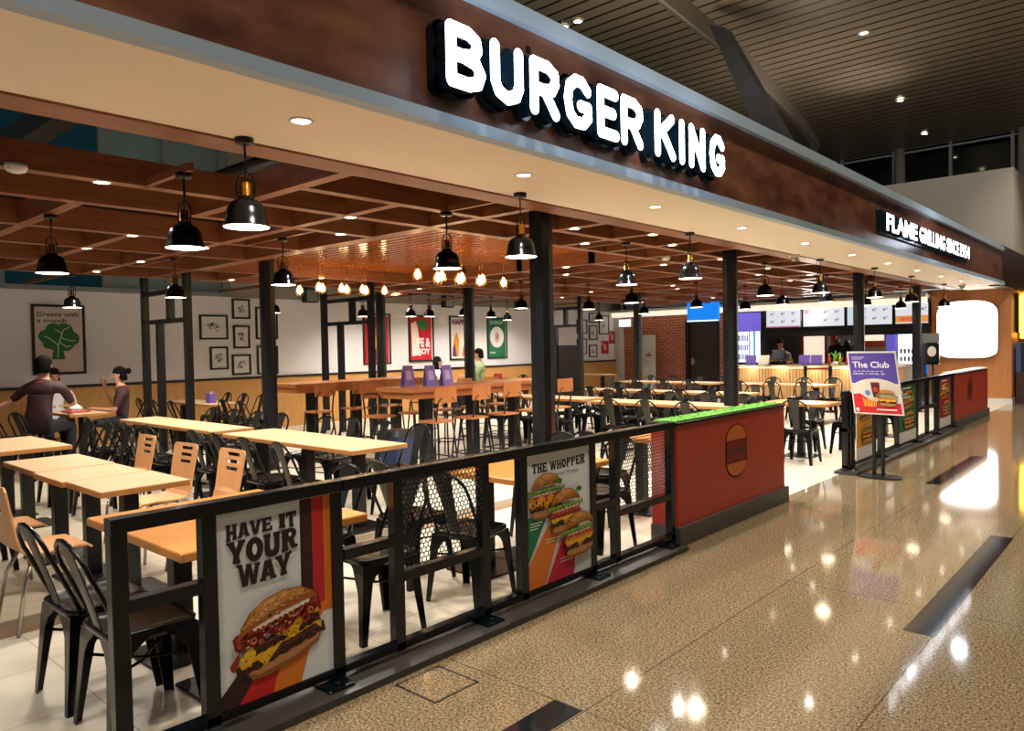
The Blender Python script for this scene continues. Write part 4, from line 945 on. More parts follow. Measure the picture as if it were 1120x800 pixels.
# big round lit sign, blank white
t = thing('round_sign', 'large blank glowing white rounded sign on the timber end wall', 'sign', (-3.81, YW - .12, 1.80))
def bun(s, m=10):
    hw, hh = .645 * s, .70 * s; P = []
    for cx_, cz, rx, rz, a0 in ((hw * .0, .32, hw, hh - .32, 0), (0, .32, hw, hh - .32, PI / 2), (0, -.42, hw, hh - .42 - .0, PI), (0, -.42, hw, hh - .42, 1.5 * PI)):
        for i in range(m): 
            a = a0 + PI / 2 * i / m; c_, s_ = math.cos(a), math.sin(a); e_ = .72 if a0 < PI - .1 else .6
            P.append((cx_ + rx * abs(c_) ** e_ * (1 if c_ >= 0 else -1), cz + rz * abs(s_) ** e_ * (1 if s_ >= 0 else -1)))
    return P
P = bun(1.0); MB().use('steel').loft([[(x, .0, z) for x, z in P], [(x, -.13, z) for x, z in P]]).build('return', t)
P = bun(.985); MB().use('round_face').loft([[(x, -.125, z) for x, z in P], [(x, -.14, z) for x, z in P]]).build('face', t)
t = thing('lit_sign', 'yellow glowing sign of the neighbouring shop at the right edge', 'sign', (-2.90, 22.0, 0))
b = MB().use('black_paint').box(0, .06, -.6, 2.6, 1.7, 2.65)
b.build('housing', t)
b = MB()
for i, (y, z0, z1) in enumerate(((-.35, 1.65, 2.5), (.1, 1.9, 2.6), (.55, 1.9, 2.6), (1.1, 1.85, 2.6), (1.7, 1.85, 2.6))): stroke_solid(b, [[(0, 0), (0, 1)], [(0, 1), (.25, .6)]], (y, z0), 1, z1 - z0, .09, .06, .16, 'yellow_lit', 'yellow_lit')
b.build('letters', t)
t = thing('shop_counter', 'blue striped panel over a dark base at the neighbouring shop', 'counter', (-2.88, 23.6, 0))
b = MB().use('shop_dark').box(0, .2, -2.4, 3, 0, .75).use(mat('blue_cloth', '#3d5a8a', .7)).box(0, .1, -2.4, 3, .75, 1.45).use('kitchen_dark')
for i in range(20): b.box(.1, .105, -2.4 + i * .27, -2.3 + i * .27, .75, 1.45)
b.build('front', t)

# ------------------------------------------------------------------ sign stand on the concourse
t = thing('sign_stand', 'leaning poster board with a purple top on black legs before the far fence', 'sign', (-2.60, 9.22, 0), math.radians(-8))
MB().use('black_paint').box(-.045, -.015, -.02, .02, .02, .75).build('leg', t)
MB().use('black_paint').box(.055, .085, -.02, .02, .02, .75).build('leg', t)
MB().use('black_paint').loft([[(.02 + .26 * math.cos(a), .17 * math.sin(a), z) for a in [i * PI / 12 for i in range(24)]] for z in (0, .015)]).build('base', t)
W_, H_ = .56, .74; tl = math.radians(14)
uu = Vector((1, .0, 0)); vv = Vector((-.17, .10, 1)).normalized(); nn = uu.cross(vv).normalized(); org = Vector((-.23, -.06, .735))
b = MB().use('white_paint'); q = [org, org + uu * W_, org + uu * W_ + vv * H_, org + vv * H_]
b.hexa([p - nn * .004 for p in q], [p - nn * .022 for p in q]); 
a = Art(.0006); a.rect(0, 0, W_, H_, 'e4e2e0'); a.rect(.015, .36, W_ - .015, H_ - .02, '5b4aa8')
a.poly([(.015, .36)] + [(.28 + .30 * math.cos(x), .25 + .17 * math.sin(x)) for x in [PI - PI * i / 12 for i in range(13)]] + [(W_ - .015, .36), (W_ - .015, .24), (.015, .24)], 'ded8c8')
a.poly([(.015, .015), (W_ - .015, .015), (W_ - .015, .14), (.4, .12), (.2, .17), (.1, .24), (.015, .23)], 'cf2a30')
a.text('The Club', .05, .545, .47, .62, 'f4f2fa', .02); a.rect(.05, .665, .2, .675, 'c9c2e6'); a.rect(.05, .645, .17, .653, 'c9c2e6')
for i in range(7): a.rect(.05 + i * .052, .50, .088 + i * .052, .509, 'c9c2e6')
a.text('58,7K + 57,2L 5L', .05, .462, .42, .483, 'f0eefa', .02)
a.poly([(.235, .36), (.335, .36), (.32, .2), (.25, .2)], '5a1a20'); a.rect(.235, .35, .335, .375, '7a2a2c'); a.ell(.285, .29, .03, .03, 'c23a34')
a.ell(.19, .25, .045, .045, 'c9d6e0'); a.ell(.19, .25, .03, .03, '6f86a8')
for i in range(9): a.line([(.14 + i * .016, .09), (.13 + i * .019, .19 - .01 * (i % 3))], .009, ('e8a92c', 'f0c050')[i % 2])
put(a, burger('whole'), .40, .10, .24, -.05, .24); a.rect(.28, .05, .5, .066, 'f2dcd8'); a.ell(.06, .05, .02, .022, 'f2dcd8')
a.into(b, org - nn * .004 + nn * .003, uu, vv, nn) if nn.y < 0 else a.into(b, org + nn * .0, uu, vv, nn)
b.build('poster_board', t)

# ------------------------------------------------------------------ posters and pictures on the back wall
def frame_on_wall(name, label, cat, y0, y1, z0, z1, art, group=None, bw=.04, mx='white_paint'):
    t = thing(name, label, cat, (XW + .0, (y0 + y1) / 2, z0), 0, group); h = z1 - z0; a = (y1 - y0) / 2
    MB().use('dark_trim').box(.0, .035, -a, a, 0, bw).box(0, .035, -a, a, h - bw, h).box(0, .035, -a, -a + bw, bw, h - bw).box(0, .035, a - bw, a, bw, h - bw).build('frame', t)
    b = MB().use(mx).box(.0, .015, -a + bw, a - bw, bw, h - bw); art.into(b, (.0155, a - bw, bw), (0, -1, 0), (0, 0, 1), (1, 0, 0)) if 0 else art.into(b, (.0155, -a + bw, bw), (0, 1, 0), (0, 0, 1), (1, 0, 0))
    b.build('print', t); return t
PW, PH = .70, 1.08
def art_green():
    a = Art(.0012); a.rect(0, 0, PW, PH, 'd6c3b4')
    a.text('Greens with', .04, .93, .66, 1.01, '3a5a34', .02); a.text('a crunch', .04, .83, .48, .90, '3a5a34', .02)
    for cx_, cy_, r in ((.16, .6, .11), (.28, .69, .13), (.44, .68, .14), (.55, .56, .12), (.46, .47, .12), (.3, .5, .14), (.2, .48, .09)): a.ell(cx_, cy_, r, r, '2f6e3c', 14)
    a.poly([(.24, .22), (.44, .22), (.40, .45), (.28, .45)], '2f6e3c')
    for p in ([(.33, .24), (.34, .45), (.42, .7), (.52, .76)], [(.34, .45), (.22, .56), (.14, .6)], [(.38, .58), (.52, .52), (.6, .53)], [(.36, .5), (.46, .42), (.53, .44)], [(.40, .64), (.3, .72)]): a.line(p, .014, 'cfe2b4')
    a.rect(.05, .1, .25, .11, '8a8078'); a.rect(.05, .075, .22, .085, '8a8078'); return a
def art_fire():
    a = Art(.0012); a.rect(0, 0, PW, PH, 'b5261e'); a.text('on fire', .1, .86, .62, .98, 'f0c8b0', .04)
    a.poly([(.12, .05), (.08, .3), (.2, .55), (.3, .8), (.38, .9), (.36, .72), (.5, .6), (.6, .35), (.56, .08), (.4, .02)], 'e86a1e')
    a.poly([(.2, .1), (.2, .3), (.3, .5), (.34, .68), (.4, .5), (.5, .35), (.46, .1)], 'f2a62e'); a.poly([(.26, .06), (.3, .3), (.36, .4), (.42, .26), (.4, .06)], '6a1a12'); return a
def art_enjoy():
    a = Art(.0012); a.rect(0, 0, PW, PH, 'c21f2a'); a.poly([(.06, .1), (.05, .9), (.2, .96), (.26, .8), (.3, .5), (.3, .12)], 'ecd9cc'); a.poly([(.22, .95), (.5, 1.05), (.6, .8), (.45, .72), (.3, .82)], '2f7a3a')
    a.text('LIFE &', .1, .32, .66, .55, 'f2e8e4', .05); a.text('ENJOY', .06, .1, .66, .29, 'f2e8e4', .05); return a
def art_crispy():
    a = Art(.0012); a.rect(0, 0, PW, PH, 'e6dccf'); a.text('HAPPY', .06, .88, .64, 1.02, '7a2a52', .05); a.poly([(.05, .05), (.08, .4), (.2, .7), (.3, .5), (.28, .05)], 'd98a2a')
    a.poly([(.4, .05), (.44, .3), (.6, .55), (.66, .3), (.6, .05)], 'e25a24'); a.poly([(.05, .05), (.06, .25), (.14, .4), (.2, .05)], '5a3a6a'); return a
def art_crown():
    a = Art(.0012); a.rect(0, 0, PW, PH, '1f6b46'); a.text('ENERGY', .08, .9, .62, 1.0, '9cc8b8', .04); a.ell(.35, .55, .28, .29, 'e2ddd6', 20); a.ell(.35, .55, .1, .16, 'c9b2ac'); a.ell(.36, .56, .05, .09, 'a87c74'); a.text('GREEN', .06, .1, .28, .15, 'd0e0d4', .02); return a
frame_on_wall('wall_poster', 'tall beige poster of a green tree titled Greens with a crunch', 'poster', 3.82, 4.62, 1.27, 2.44, art_green())
for y0, y1, z0, z1, l, a in ((10.47, 11.27, 1.23, 2.43, 'red and orange flame poster behind the second steel divider', art_fire()), (11.83, 12.65, 1.26, 2.41, 'red poster with big white letters between the flame and green posters', art_enjoy()),
                            (13.2, 14.0, 1.27, 2.42, 'pale poster with flames partly behind the slim middle column', art_crispy()), (14.6, 15.4, 1.27, 2.40, 'green poster with a pale oval in the middle', art_crown())):
    frame_on_wall('wall_poster', l, 'poster', y0, y1, z0, z1, a)
def art_sketch(w_, h_, seed):
    r = random.Random(seed); a = Art(.001); a.rect(0, 0, w_, h_, 'dedad6')
    for i in range(26):
        x = r.uniform(.28, .66) * w_; y = r.uniform(.28, .68) * h_; a.line([(x, y), (x + r.uniform(-.12, .12) * w_, y + r.uniform(-.1, .1) * h_)], r.uniform(.006, .02), ('3a3836', '7a7876', '1c1b1a')[i % 3])
    return a
FR = [(6.63, 7.2, 1.84, 2.32, 'wide black framed sketch, leftmost of the upper picture group'), (7.3, 7.68, 2.25, 2.65, 'top small black framed sketch of the left picture group'), (7.31, 7.66, 1.66, 2.12, 'middle small black framed sketch of the left picture group'),
      (6.82, 7.19, 1.25, 1.70, 'lower left small black framed sketch near the wainscot'), (7.27, 7.67, 1.13, 1.54, 'bottom black framed sketch of the left picture group, very faint drawing'), (7.8, 8.29, 1.84, 2.5, 'upper tall framed sketch behind the slim left column'), (7.81, 8.28, 1.12, 1.70, 'lower tall framed sketch behind the slim left column'),
      (18.66, 19.19, 1.95, 2.40, 'leftmost upper frame of the far picture group'), (19.3, 19.83, 2.3, 2.62, 'top frame of the far picture group'), (19.29, 19.74, 1.75, 2.22, 'centre frame of the far picture group'), (19.85, 20.4, 1.93, 2.55, 'tall right frame of the far picture group'), (18.66, 19.15, 1.3, 1.8, 'lower left frame of the far picture group'), (19.29, 19.72, 1.2, 1.6, 'bottom frame of the far picture group')]
for i, (y0, y1, z0, z1, l) in enumerate(FR):
    frame_on_wall('picture_frame', l, 'picture', y0, y1, z0, z1, art_sketch(y1 - y0 - .07, z1 - z0 - .07, i), 'framed sketches on the wall', .035)
for y, z, l in ((19.98, 1.3, 'red square sticker low on the wall beside the far picture frames'), (20.42, 1.62, 'red checked sticker higher on the wall by the corner')):
    o = MB().use(ink('c0303a')).box(XW, XW + .006, y, y + .42, z, z + .42).use(ink('e8b8b8')).box(XW + .006, XW + .008, y + .15, y + .25, z + .12, z + .3).box(XW + .006, XW + .008, y + .05, y + .12, z + .28, z + .36).build('wall_sticker'); tag(o, l, 'sticker')
t = thing('exit_light', 'small bluish white lit sign box high in the far corner', 'sign', (-13.55, YW - .3, 2.15)); MB().use('white_paint').box(-.25, .25, 0, .06, 0, .28).build('housing', t); MB().use('fridge_lit').box(-.22, .22, -.006, 0, .03, .25).build('face', t)
for i, y in enumerate((9.05, 13.1, 15.9)):
    t = thing('wall_speaker', 'small grey wall speaker high on the poster wall, %s from the left' % ORD[i], 'speaker', (XW, y, 2.62), 0, 'wall speakers'); MB().use('duct').bev(0, .16, -.16, .16, 0, .3, .01).build('cabinet', t); MB().use('mullion').bev(.16, .17, -.13, .13, .03, .27, .004).build('grille', t)

# things on the far wall
t = thing('lit_sign', 'plain blue lit sign above the dark door', 'sign', (-10.45, 20.1, 2.23)); MB().use('blue_lit').bev(-.5, .5, 0, .12, 0, .60, .01).build('face', t); MB().use('fridge_lit').box(-.5, .5, -.004, .0, -.0, .035).build('lit_edge', t)
t = thing('banner_stand', 'tall narrow white banner standing before the brick wall', 'banner', (-12.62, YW - .35, 0))
b = MB().use('white_paint').box(-.24, .24, 0, .02, .12, 1.88); a = Art(.002); a.text('KING', -.12, 1.2, .12, 1.27, 'b03030', .05) if 0 else a.rect(-.1, 1.2, .1, 1.26, 'b03a34').rect(-.03, 1.3, .03, 1.34, 'b03a34'); a.into(b, (0, -.001, 0), (1, 0, 0), (0, 0, 1), (0, -1, 0)); b.build('banner', t)
MB().use('black_paint').box(-.26, .26, -.15, .15, 0, .03).box(-.02, .02, .02, .05, .03, 1.6).build('base', t)

# ------------------------------------------------------------------ counter and kitchen
ct = thing('service_counter', 'long service counter with a glowing timber front under the menu screens', 'counter', (-6.75, 19.0, 0))
MB().use('table_wood').bev(-2.1, 1.95, -.35, .4, .93, .98, .01).build('worktop', ct)
MB().use('wainscot').box(-2.02, 1.9, -.22, .35, .0, .9).build('front', ct)
b = MB().use('table_wood')
for i in range(49): b.box(-2.02 + i * .08, -2.02 + i * .08 + .05, -.235, -.22, .05, .88)
b.build('slats', ct)
MB().use('cove_lit').box(-2.05, 1.9, -.30, -.28, .905, .93).build('light_strip', ct)
for x in (-1.6, -.8, 0, .8, 1.6): lamp('glow', 'POINT', (x, -.45, .88), 6, (1, .78, .45), ct, rad=.08)
lamp('kitchen_light', 'POINT', (-7.5, 20.6, 2.3), 60, (1, .95, .85), rad=.2); lamp('kitchen_light', 'POINT', (-5.6, 22.3, 2.3), 90, (.8, .93, 1), rad=.2)
def mscreen(x0, x1, label, fn):
    y = 20.78
    t = thing('menu_screen', label, 'screen', ((x0 + x1) / 2, y, 1.96), 0, 'menu screens'); hw = (x1 - x0) / 2
    MB().use('black_paint').bev(-hw, hw, 0, .08, 0, .56, .006).build('housing', t)
    E_ = .72; a = Art(.0012); w_, h_ = 2 * hw - .05, .50; a.rect(0, 0, w_, h_, 'eef1f8', E_); fn(a, w_, h_, E_); b = MB(); a.into(b, (-hw + .025, -.001, .03), (1, 0, 0), (0, 0, 1), (0, -1, 0)); b.build('display', t)
def items(a, x0, x1, y0, y1, nx, ny, e):
    for i in range(nx):
        for j in range(ny):
            x = x0 + (i + .5) * (x1 - x0) / nx; y = y0 + (j + .5) * (y1 - y0) / ny
            a.ell(x - .03, y, .035, .02, 'b07a50', 8, emit=e); a.ell(x - .03, y - .014, .035, .012, '7a4a3a', 8, emit=e); a.rect(x + .02, y - .0, x + .045, y + .035, '5a4a6a', e); a.rect(x - .07, y - .045, x + .03, y - .036, '8a8a98', e)
def m1(a, w_, h_, e): items(a, .03, w_ - .03, .06, h_, 3, 2, e); a.rect(0, 0, w_, .035, 'd85a8a', e)
def m2(a, w_, h_, e): a.rect(.02, h_ - .16, .42, h_ - .02, 'e890b8', e); a.text('CAI GIA NGON', .05, h_ - .22, .4, h_ - .17, '9a3a5a', .02, emit=e); a.ell(.12, h_ - .1, .05, .03, 'c04a70', emit=e); items(a, .46, w_ - .02, .06, h_, 2, 2, e)
def m3(a, w_, h_, e): a.rect(.0, 0, .28, h_, 'd4e6ee', e); items(a, .3, w_ - .02, .06, h_, 3, 2, e); a.rect(w_ * .42, .02, w_ * .425, h_ - .02, 'a8b4c0', e)
def m4(a, w_, h_, e): a.rect(0, .03, w_, .2, 'f0a040', e); a.rect(.1, .06, .5, .16, 'e2704a', e); items(a, .4, w_, .24, h_, 2, 1, e)
for x0, x1, l, f in ((-8.82, -7.80, 'menu screen with a pink stripe along its foot, leftmost of the row', m1), (-7.77, -6.63, 'menu screen with a pink block in its upper corner', m2), (-6.60, -5.45, 'pale bluish menu screen behind the third big column', m3), (-5.42, -4.62, 'menu screen with an orange band, rightmost of the row', m4)): mscreen(x0, x1, l, f)
struct('trim_%d' % n, MB().use('black_paint').box(-9.0, -4.6, 20.87, 20.95, 1.72, 2.6).use('violet_lit').box(-9.85, -9.0, 20.9, 20.92, 1.9, 2.45)); n += 1
def simple(name, label, cat, loc, parts, group=None):
    t = thing(name, label, cat, loc, 0, group)
    for pn, mb in parts: mb.build(pn, t)
    return t
def shelf_rows(mb, x0, x1, z0, z1, n_, m_=('kitchen_dark', 'violet_lit')):
    for j in range(n_):
        for i in range(5):
            z = z0 + (z1 - z0) * j / n_; x = x0 + (x1 - x0) * (i + .2) / 5; mb.use(m_[(i + j) % 2]).bev(x, x + (x1 - x0) * .13, -.012, .0, z + .02, z + (z1 - z0) / n_ * .7, .004)
    return mb
simple('drinks_fridge', 'bright lit glass door drinks fridge at the left end of the counter', 'fridge', (-9.4, 20.95, 0), [('cabinet', MB().use('black_paint').bev(-.38, .38, 0, .6, 0, 2.25, .01)), ('lit_interior', shelf_rows(MB().use('fridge_lit').box(-.35, .0, -.01, 0, 1.0, 2.2), -.34, -.02, 1.05, 2.15, 4)), ('door_light', MB().use('fridge_lit').box(.04, .34, -.02, 0, 1.0, 2.2).use('blue_lit').box(.15, .2, -.026, -.02, 1.1, 2.05))])
simple('kitchen_hatch', 'orange framed lit kitchen hatch behind the counter', 'hatch', (-7.95, 22.2, 0), [('frame', MB().use('planter_red').bev(-.42, -.33, 0, .1, .95, 1.9, .005).bev(.28, .6, 0, .1, .95, 1.9, .005).bev(-.42, .6, 0, .1, 1.8, 1.9, .005)), ('lit_opening', MB().use('cove_lit').box(-.33, .28, .05, .06, .95, 1.8)), ('notice', MB().use('white_paint').box(.36, .46, -.01, 0, 1.3, 1.75))])
simple('coffee_machine', 'dark coffee machine standing on the back bench', 'machine', (-7.0, 21.45, .945), [('body', MB().use('black_metal').bev(-.3, .3, 0, .4, 0, .5, .03)), ('spouts', MB().use('steel').cyl(-.1, -.03, .12, .3, .02).cyl(.1, -.03, .12, .3, .02).bev(-.25, .25, -.08, 0, .0, .04, .01)), ('hopper', MB().use('kitchen_dark').cyl(-.12, .2, .5, .68, .08)), ('hopper', MB().use('kitchen_dark').cyl(.14, .2, .5, .64, .08))])
simple('drinks_dispenser', 'red and cream drinks dispenser between the third and last big columns', 'machine', (-6.0, 21.45, .945), [('body', MB().use('steel').bev(-.35, .25, 0, .4, 0, .45, .02)), ('header', MB().use('cove_lit').box(-.33, .15, -.02, 0, .62, .8).use('planter_red').box(-.33, .15, -.02, 0, .45, .62)), ('side_panel', MB().use('violet_lit').box(.2, .42, -.01, .3, .3, .8))])
simple('upright_fridge', 'tall white lit fridge beside the last big column', 'fridge', (-5.12, 21.2, 0), [('cabinet', MB().use('white_paint').bev(-.35, .2, 0, .6, 0, 1.95, .01)), ('lit_door', shelf_rows(MB().use('fridge_lit').box(-.32, .17, -.01, 0, .95, 1.85), -.3, .15, 1.0, 1.4, 2, ('steel', 'steel')))])
simple('back_bench', 'dark bench along the kitchen wall behind the counter', 'bench', (-6.95, 21.6, 0), [('top', MB().use('steel').bev(-1.95, 1.35, -.3, .3, .9, .945, .006)), ('cabinet', MB().use('kitchen_dark').bev(-1.95, 1.35, -.25, .3, 0, .9, .006))])
simple('kitchen_shelf', 'blue lit steel shelving seen at the right end of the kitchen', 'shelf', (-4.95, 22.4, 0), [('frame', MB().use('steel').box(-.4, .3, 0, .4, 1.0, 1.03).box(-.4, .3, 0, .4, 1.4, 1.43).box(-.4, .3, 0, .4, .6, .63).box(-.4, -.37, 0, .03, 0, 1.9).box(.27, .3, 0, .03, 0, 1.9)), ('back_panel', MB().use('blue_lit').box(-.4, .3, .4, .42, .6, 1.9))])
for i, (x, l, parts) in enumerate([(-8.4, 'purple card stand at the left end of the counter', 'card'), (-8.05, 'white and orange card stand beside the purple one on the counter', 'card2'), (-7.0, 'purple card stand in the middle of the counter', 'card'), (-6.7, 'purple notice above a red box on the counter', 'card'), (-5.85, 'red box stand near the right end of the counter', 'red')]):
    m_ = {'card': 'ink_6a54a8', 'card2': 'ink_e8dcd0', 'red': 'ink_b0302a'}[parts]; ink(m_[4:])
    simple('card_stand', l, 'card stand', (x, 18.8, .98), [('card', MB().use(m_).hexa([(-.14, 0, .02), (.14, 0, .02), (.14, .05, .26), (-.14, .05, .26)], [(-.14, .01, .02), (.14, .01, .02), (.14, .06, .26), (-.14, .06, .26)])), ('base', MB().use('steel').box(-.14, .14, -.04, .08, 0, .02))])
simple('cash_register', 'dark till with a screen on the counter before the hatch', 'till', (-7.75, 19.05, .98), [('base', MB().use('black_metal').bev(-.16, .16, -.15, .15, 0, .1, .01)), ('screen', MB().use('black_paint').hexa([(-.17, -.06, .14), (.17, -.06, .14), (.17, .02, .4), (-.17, .02, .4)], [(-.17, -.03, .14), (.17, -.03, .14), (.17, .05, .4), (-.17, .05, .4)])), ('stand', MB().use('steel').cyl(0, 0, .1, .2, .03))])
for i, (x, c_) in enumerate(((-6.35, '6a9a3a'), (-6.22, 'd8c040'), (-6.48, 'c05030'))):
    simple('plastic_bottle', ('green bottle', 'yellow bottle', 'red bottle')[i] + ' standing on the counter near the middle', 'bottle', (x, 19.1, .98), [('body', MB().use(ink(c_)).lathe([(.001, 0), (.04, 0), (.042, .16), (.02, .22), (.018, .25)], n=12)), ('cap', MB().use('white_paint').cyl(0, 0, .25, .28, .02, 10))])
simple('potted_plant', 'small green plant beside the bottles on the counter', 'plant', (-6.25, 18.85, .98), [('pot', MB().use('ink_e8dcd0').lathe([(.001, 0), (.05, 0), (.065, .1), (.055, .1)], n=12)), ('leaves', (lambda b: [b.tube([(0, 0, .1), (.05 * math.cos(k), .05 * math.sin(k), .25), (.12 * math.cos(k), .12 * math.sin(k), .3 + .03 * (k % 3))], [.01, .014, .003], 5) for k in range(9)] and b)(MB().use('turf')))])
for i, (x, l) in enumerate(((-6.3, 'left black belt post in front of the glowing counter'), (-5.75, 'right black belt post in front of the glowing counter'))):
    t = simple('belt_post', l, 'barrier post', (x, 17.0, 0), [('post', MB().use('black_paint').cyl(0, 0, .02, .98, .035)), ('base', MB().use('black_metal').lathe([(.001, 0), (.16, 0), (.15, .03), (.04, .05)])), ('head', MB().use('black_paint').cyl(0, 0, .92, 1.03, .045))])
    if i == 0: MB().use('planter_red').box(.045, .50, -.004, .004, .94, .99).build('belt', t)
t = simple('dispenser_stand', 'black hand gel dispenser on a pole before the timber end wall', 'dispenser', (-4.2, 19.2, 0), [('pole', MB().use('black_paint').cyl(0, 0, .02, 1.1, .025)), ('base', MB().use('black_metal').lathe([(.001, 0), (.16, 0), (.15, .02), (.03, .03)])), ('dispenser', MB().use('black_paint').bev(-.14, .14, -.09, .05, 1.02, 1.5, .03)), ('window', MB().use('white_paint').loft([[(.09 * math.cos(a), -.092, 1.3 + .12 * math.sin(a)) for a in [i * PI / 8 for i in range(16)]], [(.09 * math.cos(a), -.1, 1.3 + .12 * math.sin(a)) for a in [i * PI / 8 for i in range(16)]]])), ('drip_tray', MB().use('black_metal').bev(-.16, .16, -.2, .02, 1.0, 1.02, .004)), ('sign_plate', MB().use('mullion').box(-.22, .12, .06, .07, 1.5, 1.72))])

# small things on tables
for i, (y, xx) in enumerate(((6.52, -7.3), (6.72, -7.2), (6.4, -7.6))):
    simple('table_card', 'purple folded promotion card on the near high table, %s one' % ('middle', 'right', 'left')[i], 'card', (xx, y, 1.1), [('card', MB().use(ink('8d78c0')).hexa([(.05, -.09, 0), (.05, .09, 0), (0, .085, .27), (0, -.085, .27)], [(.045, -.09, 0), (.045, .09, 0), (-.005, .085, .27), (-.005, -.085, .27)]).hexa([(-.05, -.09, 0), (-.05, .09, 0), (0, .085, .27), (0, -.085, .27)], [(-.045, -.09, 0), (-.045, .09, 0), (.005, .085, .27), (.005, -.085, .27)])), ('print', MB().use(ink('c8b8e8')).hexa([(.036, -.05, .08), (.036, .05, .08), (.014, .04, .2), (.014, -.04, .2)], [(.038, -.05, .08), (.038, .05, .08), (.016, .04, .2), (.016, -.04, .2)]))], 'purple table cards')
simple('napkin_holder', 'purple napkin box on the table behind the left steel divider', 'napkin box', (-12.0, 5.85, .75), [('box', MB().use('ink_6a54a8').bev(-.07, .07, -.06, .06, 0, .16, .006)), ('napkin', MB().use('white_paint').bev(-.03, .03, -.01, .01, .15, .19, .003))])
simple('food_tray', 'tray with crumpled white wrapping on the guests table', 'tray', (-12.1, 3.84, .75), [('tray', MB().use('planter_red').bev(-.2, .2, -.14, .14, 0, .02, .006)), ('wrapping', MB().use('white_paint').loft([[((.1 + .03 * math.sin(3 * a)) * s_ * math.cos(a), .08 * s_ * math.sin(a), z) for a in [i * PI / 7 for i in range(14)]] for s_, z in ((1, .02), (1.1, .06), (.6, .1), (.1, .12))]))])
simple('serving_tray', 'dark tray with food boxes on the table under the green poster', 'tray', (-13.0, 13.95, .75), [('tray', MB().use('black_paint').bev(-.22, .22, -.25, .25, 0, .03, .006)), ('food_box', MB().use('ink_b0302a').bev(-.08, .08, -.08, .08, .03, .16, .01))])
simple('waste_bin', 'dark blue bin under the near end of the high table', 'bin', (-6.55, 5.35, 0), [('body', MB().use(mat('bin_blue', '#1d2a4a', .5)).loft([rrect(.13, .13, .03, 0), rrect(.17, .17, .04, .62)])), ('lid', MB().use('black_paint').loft([rrect(.18, .18, .04, .62), rrect(.16, .16, .04, .68)]))])

